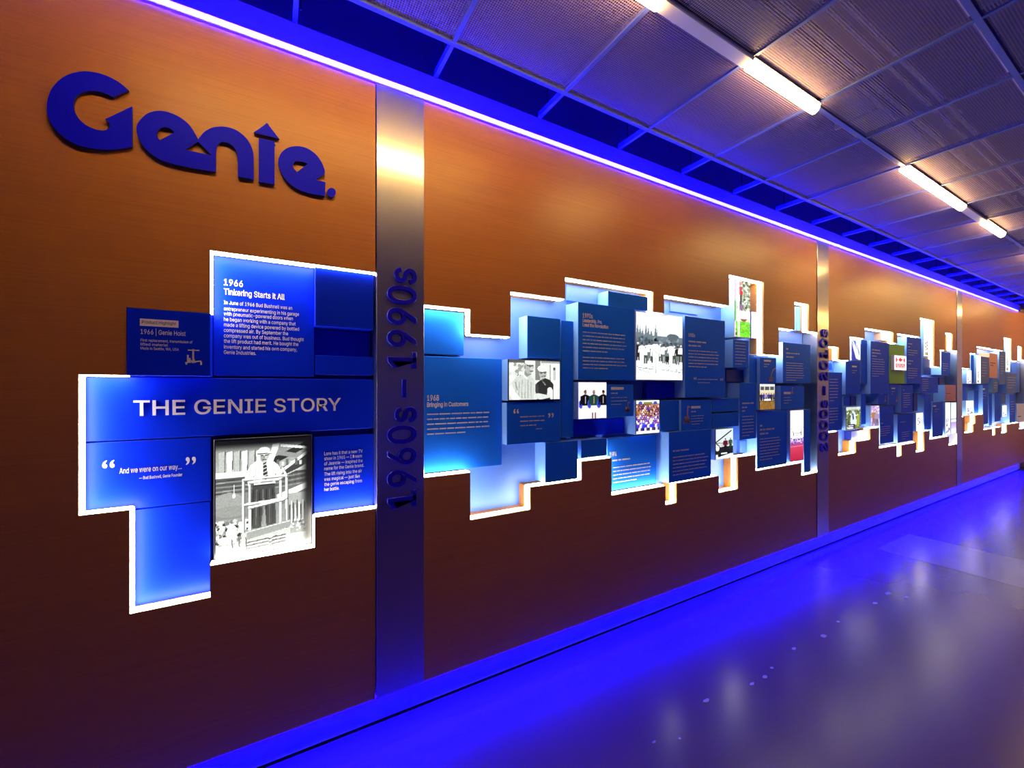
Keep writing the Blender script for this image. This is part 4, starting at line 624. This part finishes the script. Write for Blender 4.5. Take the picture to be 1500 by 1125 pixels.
for U, L, a, b_ in ((SEG2U, SEG2L, p1b, p2a), (SEG3U, SEG3L, p2b, p3a), (SEG4U, SEG4L, p3b, P4A)):
    U = clampx(U, a, b_); L = clampx(L, a, b_)
    wall = tag(empty('trim_%d' % (len(SEC) + 2)), kind='structure')
    up = outline(U, 1); lo = outline(L, 0)
    wood([(a, ZT)] + up + [(b_, ZT)])
    wood([(a, ZB)] + lo + [(b_, ZB)])
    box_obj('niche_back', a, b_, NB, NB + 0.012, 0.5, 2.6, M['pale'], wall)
    SEC.append((up, lo))
tag(box_obj('wall_left', X_MIN, X_MAX, NB + 0.013, 0.3, 0.0, 4.3, M['upper_wall']), kind='structure')
tag(box_obj('trim_5', X_MIN, 12.45, 0.004, NB, ZT + 0.016, ZC, M['fascia'], None, 0.002), kind='structure')
tag(box_obj('baseboard_left', X_MIN, 12.6, 0.034, NB, 0.016, ZB - 0.004, M['plinth'], None, 0.002), kind='structure')
tag(box_obj('wall_end', X_MAX, X_MAX + 0.15, -4.6, 0.3, 0, 4.3, M['end_wall']), kind='structure')
tag(box_obj('wall_near', X_MIN - 0.15, X_MIN, -4.6, 0.3, 0, 4.3, M['dark_wall']), kind='structure')
tag(box_obj('wall_right', X_MIN, X_MAX, -4.75, -4.6, 0, 4.3, M['dark_wall']), kind='structure')
# floor
bm = bmesh.new(); add_box(bm, X_MIN, X_MAX, -4.6, 0.3, -0.1, 0.0)
floor = tag(mesh_obj('floor', bm, M['floor']), kind='structure')
box_obj('pale_floor_strip', 5.2, 6.03, -4.6, -0.25, -0.02, 0.0012, M['floor_band'], floor)  # paler band across the floor
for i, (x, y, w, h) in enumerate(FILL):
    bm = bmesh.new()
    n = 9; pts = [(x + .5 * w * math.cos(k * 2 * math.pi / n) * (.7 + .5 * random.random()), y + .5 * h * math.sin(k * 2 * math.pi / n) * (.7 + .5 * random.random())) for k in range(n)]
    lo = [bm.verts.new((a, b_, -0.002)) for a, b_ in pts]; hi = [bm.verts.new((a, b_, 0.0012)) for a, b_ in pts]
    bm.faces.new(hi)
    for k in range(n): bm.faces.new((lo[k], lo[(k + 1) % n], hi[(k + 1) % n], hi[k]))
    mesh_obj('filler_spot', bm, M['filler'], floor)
# ceiling: roof deck, tee grid, perforated tiles
ceil = tag(empty('ceiling', (0, 0, ZC)), kind='structure')
box_obj('roof_deck', X_MIN, X_MAX, -4.6, 0.3, 4.3 - ZC, 4.4 - ZC, M['deck'], ceil)
box_obj('added_baffle', X_MIN, X_MAX, -0.232, -0.226, 0.031, 4.3 - ZC, M['deck'], ceil)  # added upright sheet, keeps the blue strip light off the deck
GX, GS, GY, GH = 0.711, 0.63, 0.235, 0.6165
NX0, NX1 = -5, 19
rows = 7
yrow = [-(GY + GH * k) for k in range(rows + 1)]
bm = bmesh.new()
w2, h2 = GS / 2 - 0.011, GH / 2 - 0.011
v = [bm.verts.new(p) for p in ((-w2, -h2, 0), (w2, -h2, 0), (w2, h2, 0), (-w2, h2, 0), (-w2, -h2, .014), (w2, -h2, .014), (w2, h2, .014), (-w2, h2, .014))]
bm.faces.new([v[3], v[2], v[1], v[0]])
for q in ((0, 1, 5, 4), (1, 2, 6, 5), (2, 3, 7, 6), (3, 0, 4, 7)): bm.faces.new([v[i] for i in q])
tile = mesh_obj('ceiling_tile', bm, M['perf'], ceil)
tile_first = True
for k in range(rows):
    for i in range(NX0, NX1):
        o = tile if tile_first else link(tile.copy(), ceil)
        tile_first = False
        o.location = (GX + (i + .5) * GS, (yrow[k] + yrow[k + 1]) / 2, 0.004)
for k in range(rows + 1):
    box_obj('main_tee', X_MIN, X_MAX, yrow[k] - 0.011, yrow[k] + 0.011, -0.006, 0.03, M['tee_paint'], ceil)
cross = None
for i in range(NX0, NX1 + 1):
    if cross is None:
        bm = bmesh.new(); add_box(bm, -0.009, 0.009, yrow[-1], 0.003, -0.004, 0.028)
        cross = o = mesh_obj('cross_tee', bm, M['tee_paint'], ceil)
    else: o = link(cross.copy(), ceil)
    o.location = (GX + i * GS, 0, 0)
wire0 = None
for i in range(NX0, NX1 + 1):
    if wire0 is None:
        bm = bmesh.new(); tube(bm, (0, 0, 0.02), (0, 0, 1.12), 0.004, 6); wire0 = o = mesh_obj('hanger_wire', bm, M['wire'], ceil)
    else: o = link(wire0.copy(), ceil)
    o.location = (GX + i * GS + 0.02, -0.05, 0)

# ------------------------------------------------------------------ steel strips with years
def pilaster(xa, xb, label, text=None, tl=None, zlo=0, zhi=0):
    t = box_obj('pilaster', xa + 0.004, xb - 0.001, -0.006, NB, ZB, ZT, M['steel'], None, 0.0015)
    tag(t, label, 'pilaster')
    if text:
        bm = bmesh.new()
        put_text(bm, text, zlo, zhi, xa + 0.187, 0.132, -0.012, 2, 0.006, True, 0.0022)
        o = mesh_obj('lettering', bm, M['strip_blue'], t); tag(o, 'dark blue raised years reading upward')
    return t
pilaster(p1a, p1b, 'wide brushed steel strip lettered 1960s – 1990s in raised blue', '1960s \u2013 1990s', None, 1.03, 2.185)
pilaster(p2a, p2b, 'brushed steel strip lettered 2000s – 2010s further along the wall', '2000s \u2013 2010s', None, 0.975, 2.18)
pilaster(p3a, p3b, 'plain far brushed steel strip without readable years')
pilaster(P4A, P4B - 0.02, 'last steel strip at the far end of the wall')

# ------------------------------------------------------------------ lights
def led_path(root, path, flags, mat='niche_led'):
    """strips along a cut edge; the niche lies on the left of the walking direction"""
    for i in range(len(path) - 1):
        if not flags[i]: continue
        (xa, za), (xb, zb) = path[i], path[i + 1]
        d = Vector((xb - xa, 0, zb - za)); L = d.length
        if L < 0.012: continue
        d /= L; nrm = Vector((-d.z, 0, d.x))
        th = 0.005
        q0 = Vector((xa, 0, za)); q1 = Vector((xb, 0, zb))
        qs = [q0, q1, q1 + nrm * th, q0 + nrm * th]
        bm = bmesh.new()
        lo = [bm.verts.new((q.x, LED_Y0, q.z)) for q in qs]; hi = [bm.verts.new((q.x, LED_Y1, q.z)) for q in qs]
        bm.faces.new(lo); bm.faces.new(hi[::-1])
        for k in range(4): bm.faces.new((lo[k], lo[(k + 1) % 4], hi[(k + 1) % 4], hi[k]))
        mesh_obj('led_segment', bm, M[mat], root)
LED_Y0, LED_Y1 = 0.003, 0.040
r1 = tag(empty('led_strip', (0, 0, 0)), 'white light strip edging the niche with the story title board', 'light strip', 'white light strips edging the niches')
led_path(r1, s1, [f for x, z, f in SEG1], 'story_led')
LED_Y0, LED_Y1 = 0.018, 0.056
for (up, lo), lab in zip(SEC, ('white light strip edging the long niche between the two lettered steel strips', 'white light strip edging the niche with the bright green panel', 'white light strip edging the farthest niche')):
    rr = tag(empty('led_strip'), lab, 'light strip', 'white light strips edging the niches')
    led_path(rr, up[::-1], [1] * 99); led_path(rr, lo, [1] * 99)
# wall-top strip: pale core for its overexposed look, added emitters cast the blue
t = tag(empty('cove_light_strip', (0, 0, ZT)), 'long glowing blue light strip along the top of the wood wall', 'light strip')
box_obj('glowing_core', X_MIN, 12.2, -0.015, 0.004, -0.011, 0.013, M['top_core'], t, 0.003)
box_obj('blue_emitter', X_MIN, 12.2, -0.012, 0.004, 0.013, 0.016, M['top_led'], t)
box_obj('blue_emitter', X_MIN, 12.2, -0.012, 0.004, -0.014, -0.011, M['top_led_low'], t)
t = box_obj('plinth_light_strip', X_MIN, 12.4, 0.020, 0.032, ZB - 0.011, ZB - 0.001, M['floor_led'], None, 0.002)
tag(t, 'hidden blue light strip under the lower edge of the wood wall', 'light strip')
# linear ceiling lamps on the second tee
LW = 0.031
def lamp(x0, x1, y, label, mat, cover=None, group=None):
    t = tag(empty('linear_lamp', ((x0 + x1) / 2, y, ZC - 0.006)), label, 'ceiling lamp', group)
    c = (x0 + x1) / 2
    bm = bmesh.new(); add_box(bm, x0 - c, x1 - c, -LW, LW, -0.006, 0.0)
    mesh_obj('housing', bm, M['lamp_cover'], t)
    bm = bmesh.new()
    n = 8; ring = []
    for e in (x0 - c + .004, x1 - c - .004):
        ring.append([bm.verts.new((e, -LW * .92 * math.cos(math.pi * k / n), -0.006 - 0.042 * math.sin(math.pi * k / n))) for k in range(n + 1)])
    for k in range(n): bm.faces.new((ring[0][k], ring[0][k + 1], ring[1][k + 1], ring[1][k])).material_index = 0 if k < 2 or k > n - 3 else 1
    bm.faces.new(ring[0]); bm.faces.new(ring[1][::-1]); bm.faces.new((ring[0][0], ring[1][0], ring[1][n], ring[0][n]))
    mesh_obj('diffuser', bm, [mat, M['lamp_low']], t)
    if cover:
        bm = bmesh.new(); add_box(bm, cover[0] - c, cover[1] - c, -LW, LW, -0.020, 0.0)
        bmesh.ops.bevel(bm, geom=bm.edges[:], offset=0.004, segments=1, affect='EDGES')
        tag(mesh_obj('blank_cover', bm, M['lamp_cover'], t), 'unlit pale cover joining the lamps')
    return t
gx = lambda k: GX + k * GS
YL = -0.853
lamp(gx(-2), gx(1), YL, 'warm linear ceiling lamp at the top edge, ending in a pale cover', M['lamp'], (gx(1) + .005, gx(2) - .005))
lamp(gx(2), gx(3), YL, 'thick short warm ceiling lamp above the middle of the long niche', M['lamp'])
lamp(gx(5), gx(7), YL, 'long thin warm ceiling lamp in front of the second steel strip', M['lamp'], (gx(7) + .005, gx(8) - .005))
lamp(gx(8), gx(9), YL, 'far short warm ceiling lamp following the long thin one', M['lamp'])
for a, b_, lab in ((11, 13, 'long warm ceiling lamp past the right edge of the picture'), (14, 15, 'short warm ceiling lamp before the far end of the hall'), (17, 19, 'last long warm ceiling lamp at the far end of the hall')):
    lamp(gx(a), gx(b_), YL, lab, M['lamp'])
for a, b_, k, lab in ((14, 16, 4, 'warm ceiling lamp nearest the middle of the far hall end'), (17, 19, 4, 'warm ceiling lamp against the pale end wall'), (15, 18, 6, 'warm ceiling lamp in the far corner of the hall')):
    lamp(gx(a), gx(b_), yrow[k], lab, M['lamp'])
# pipes above the tiles
PIPE_LABELS = ['thin pipe above the tiles, nearest to the row of wall lamps', 'thin pipe above the tiles, second from the row of wall lamps', 'thin pipe above the tiles, third from the row of wall lamps', 'thin pipe above the tiles, fourth from the row of wall lamps', 'thick lone pipe above the tiles in the middle of the hall', 'first of two medium pipes above the tiles past the lone thick one', 'second of two medium pipes above the tiles past the lone thick one', 'thick pipe above the tiles farthest from the wood wall']
for k, (y, z, rad) in enumerate(((-.80, 3.56, .016), (-.86, 3.56, .016), (-.97, 3.56, .016), (-1.03, 3.56, .016), (-1.32, 3.62, .03), (-1.62, 3.60, .02), (-1.70, 3.60, .02), (-2.2, 3.60, .03))):
    bm = bmesh.new(); tube(bm, (-2.8 + k * .13, y, z), (12.6, y, z), rad, 10)
    for xx in range(0, 12, 3): tube(bm, (xx + .4 * k, y, z - .0), (xx + .4 * k + .06, y, z), rad * 1.5, 10)
    tag(mesh_obj('conduit_pipe', bm, M['pipe'], smooth=True), PIPE_LABELS[k], 'pipe', 'pipes above the ceiling tiles')
bm = bmesh.new(); add_box(bm, 1.0, 12.0, -.66, -.40, 3.75, 3.98)
for xx in range(2, 12, 2): add_box(bm, xx, xx + .03, -.68, -.38, 3.73, 4.0)
tag(mesh_obj('air_duct', bm, M['pipe']), 'rectangular air duct hidden above the perforated ceiling tiles', 'duct')

# ------------------------------------------------------------------ raised company lettering
sign = tag(empty('raised_sign', (-.5, -.02, 2.55)), 'large raised blue company name lettering on the wood wall', 'sign')
for pts, holes in LOGO:
    bm = bmesh.new(); prism(bm, pts, -0.016, -0.004, holes, 0, 1)
    bmesh.ops.translate(bm, verts=bm.verts[:], vec=(.5, .02, -2.55))
    o = mesh_obj('letter', bm, [M['logo_blue'], M['logo_edge']], sign)
    bm = bmesh.new()
    cx = sum(p[0] for p in pts) / len(pts); cz = min(p[1] for p in pts)
    p0 = pts[len(pts) // 4]
    tube(bm, (p0[0] * .93 + cx * .07 + .5, 0.015, p0[1] * .93 + .07 * (cz + .05) - 2.55), (p0[0] * .93 + cx * .07 + .5, 0.0215, p0[1] * .93 + .07 * (cz + .05) - 2.55), 0.006)
    mesh_obj('standoff', bm, M['wire'], o)

# ------------------------------------------------------------------ panels in the niches
def greek(bm, x0, x1, z, n, pitch, h, y, rnd):
    """lines of print too small to read: one bar per word"""
    for k in range(n):
        xe = x1 if k < n - 1 else x0 + (x1 - x0) * .62
        xe -= (x1 - x0) * .10 * rnd.random()
        x = x0; zz = z - k * pitch
        unit = h * 1.3
        while x < xe - unit:
            w = min(xe - x, unit * rnd.choice((1.2, 2, 2.6, 3.4, 4.2)))
            v = [bm.verts.new((a, y, c)) for a, c in ((x, zz), (x + w, zz), (x + w, zz + h * .62), (x, zz + h * .62))]
            bm.faces.new(v); x += w + unit * .35
def emblem(kind, x0, x1, z0, z1, y):
    bm = bmesh.new(); W = x1 - x0; H = z1 - z0
    def ln(ax, az, bx, bz, r):
        a = Vector((x0 + ax * W, y, z0 + az * H)); c = Vector((x0 + bx * W, y, z0 + bz * H)); d = c - a
        nn = Vector((-d.z, 0, d.x)).normalized() * r * W * .5
        vs = [bm.verts.new(q) for q in (a - nn, c - nn, c + nn, a + nn)]
        bm.faces.new(vs)
    if kind == 'hoist':
        ln(.5, .1, .5, 1, .10); ln(.2, .93, .85, .93, .07); ln(.05, .12, .95, .25, .08); ln(.15, .3, .35, .3, .28); ln(.12, .15, .12, .0, .10); ln(.95, .22, .95, .0, .10); ln(.2, .62, .2, .3, .10); ln(.5, .5, .62, .12, .05); ln(.35, .3, .5, .12, .05)
    elif kind == 'boom':
        ln(.6, .25, .66, 1, .14); ln(.25, .25, .85, .25, .5); ln(.1, .03, .45, .25, .18); ln(.95, .03, .65, .25, .18); ln(.1, .10, .95, .10, .14); ln(.66, .98, .95, .92, .14)
    else:
        pr = None
        for k in range(7):
            t = k / 6; q = (.35 + .65 * (1 - math.cos(t * 1.5)), .18 + .82 * math.sin(t * 1.5))
            if pr: ln(pr[0], pr[1], q[0], q[1], .08)
            pr = q
        ln(.1, .08, .6, .08, .25); ln(.2, .02, .2, .22, .2); ln(.5, .02, .5, .2, .2)
    return bm
SIDE = {'white': 'edge', 'black': 'edge', 'green': 'edge', 'royal': 'royal', 'tan': 'tan', 'tan2': 'tan2', 'navy': 'navy', 'pale': 'pale'}
PICS = {k[4:]: f for k, f in globals().items() if k.startswith('pic_')}
cache = {}
for d in PANELS:
    x0, x1, z0, z1 = d['box']; t = d['t']
    back = NB if t > -0.001 or d['mat'] in ('white', 'black', 'green', 'rose', 'tan2') else NB
    rnd = random.Random(d['label'])
    bm = bmesh.new()
    ox, oz = (x0 + x1) / 2, z0
    fs = add_box(bm, x0 - ox, x1 - ox, 0, back - t, 0, z1 - oz, 1)
    fs[2].material_index = 0
    bmesh.ops.bevel(bm, geom=[e for e in fs[2].edges], offset=min(0.0018, (x1 - x0) * .04), segments=1, affect='EDGES')
    face_mat = M[d['mat']]
    side = M[d.get('side') or SIDE.get(d['mat'], 'edge')]
    o = mesh_obj(d['name'], bm, [face_mat, side], None, (ox, t, oz))
    tag(o, d['label'], d['cat'], d.get('group'))
    L = lambda x: x - ox
    if d.get('texts'):
        small = bmesh.new(); big = bmesh.new(); dark = bmesh.new()
        for k, (s, a, b_, z, h, bold) in enumerate(d['texts']):
            if d['name'] == 'title_panel': put_text(big, s, L(a), L(b_), z - oz, h, -0.004, 2, 0.003)
            elif d.get('bars') and k == 0: put_text(dark, s, L(a), L(b_), z - oz, h, -0.0022, bold)
            elif s in '\u201c\u201d':
                bq = bmesh.new(); put_text(bq, s, L(a), L(b_), z - oz, h, -0.0008, bold); mesh_obj('quotation_mark', bq, M['ink'], o)
            else: put_text(small, s, L(a), L(b_), z - oz, h, -0.0008, bold)
        for b2, mt, nm in ((small, 'ink', 'lettering'), (big, 'ink', 'title_lettering'), (dark, 'ink_dark', 'chip_lettering')):
            if len(b2.verts): mesh_obj(nm, b2, M[mt], o)
            else: b2.free()
    if d.get('bars'):
        bm = bmesh.new()
        for a, b_, za, zb in d['bars']: add_box(bm, L(a), L(b_), -0.0012, 0.0005, za - oz, zb - oz)
        mesh_obj('heading_chip', bm, M['ink'], o)
    if d.get('greek'):
        bm = bmesh.new()
        for a, b_, z, n, p_, h in d['greek']: greek(bm, L(a), L(b_), z - oz, n, p_, h, -0.0008, rnd)
        tag(mesh_obj('body_text', bm, M['ink_dark'] if d['mat'] in ('white', 'tan2', 'rose', 'green') else M['ink_dim'], o), kind='stuff')
    if d.get('icon'):
        kd, a, b_, za, zb = d['icon']
        mesh_obj('emblem', emblem(kd, L(a), L(b_), za - oz, zb - oz, -0.001), M['ink'] if kd == 'hoist' else M['ink_pink'], o)
    if d.get('pic'):
        if d['pic'] not in cache: cache[d['pic']] = PICS[d['pic']]()
        w, h = x1 - x0, z1 - z0
        f = 0.018 if d.get('frame') else 0.012
        if d['pic'] == 'maple':
            sx0, sx1, sz0, sz1 = L(x0 + .10 * w), L(x1 - .10 * w), h * .34, h * .72
            sb = box_obj('sign_board', sx0, sx1, -0.03, 0.0, sz0, sz1, M['white'], o, 0.002)
            print_part('print', cache['maple'], sx0 + .01 * w, sx1 - .01 * w, sz0 + .01 * h, sz1 - .01 * h, -0.0312, sb)
        else:
            print_part('print', cache[d['pic']], L(x0 + f * w), L(x1 - f * w), f * h, h - f * h, -0.0012, o)
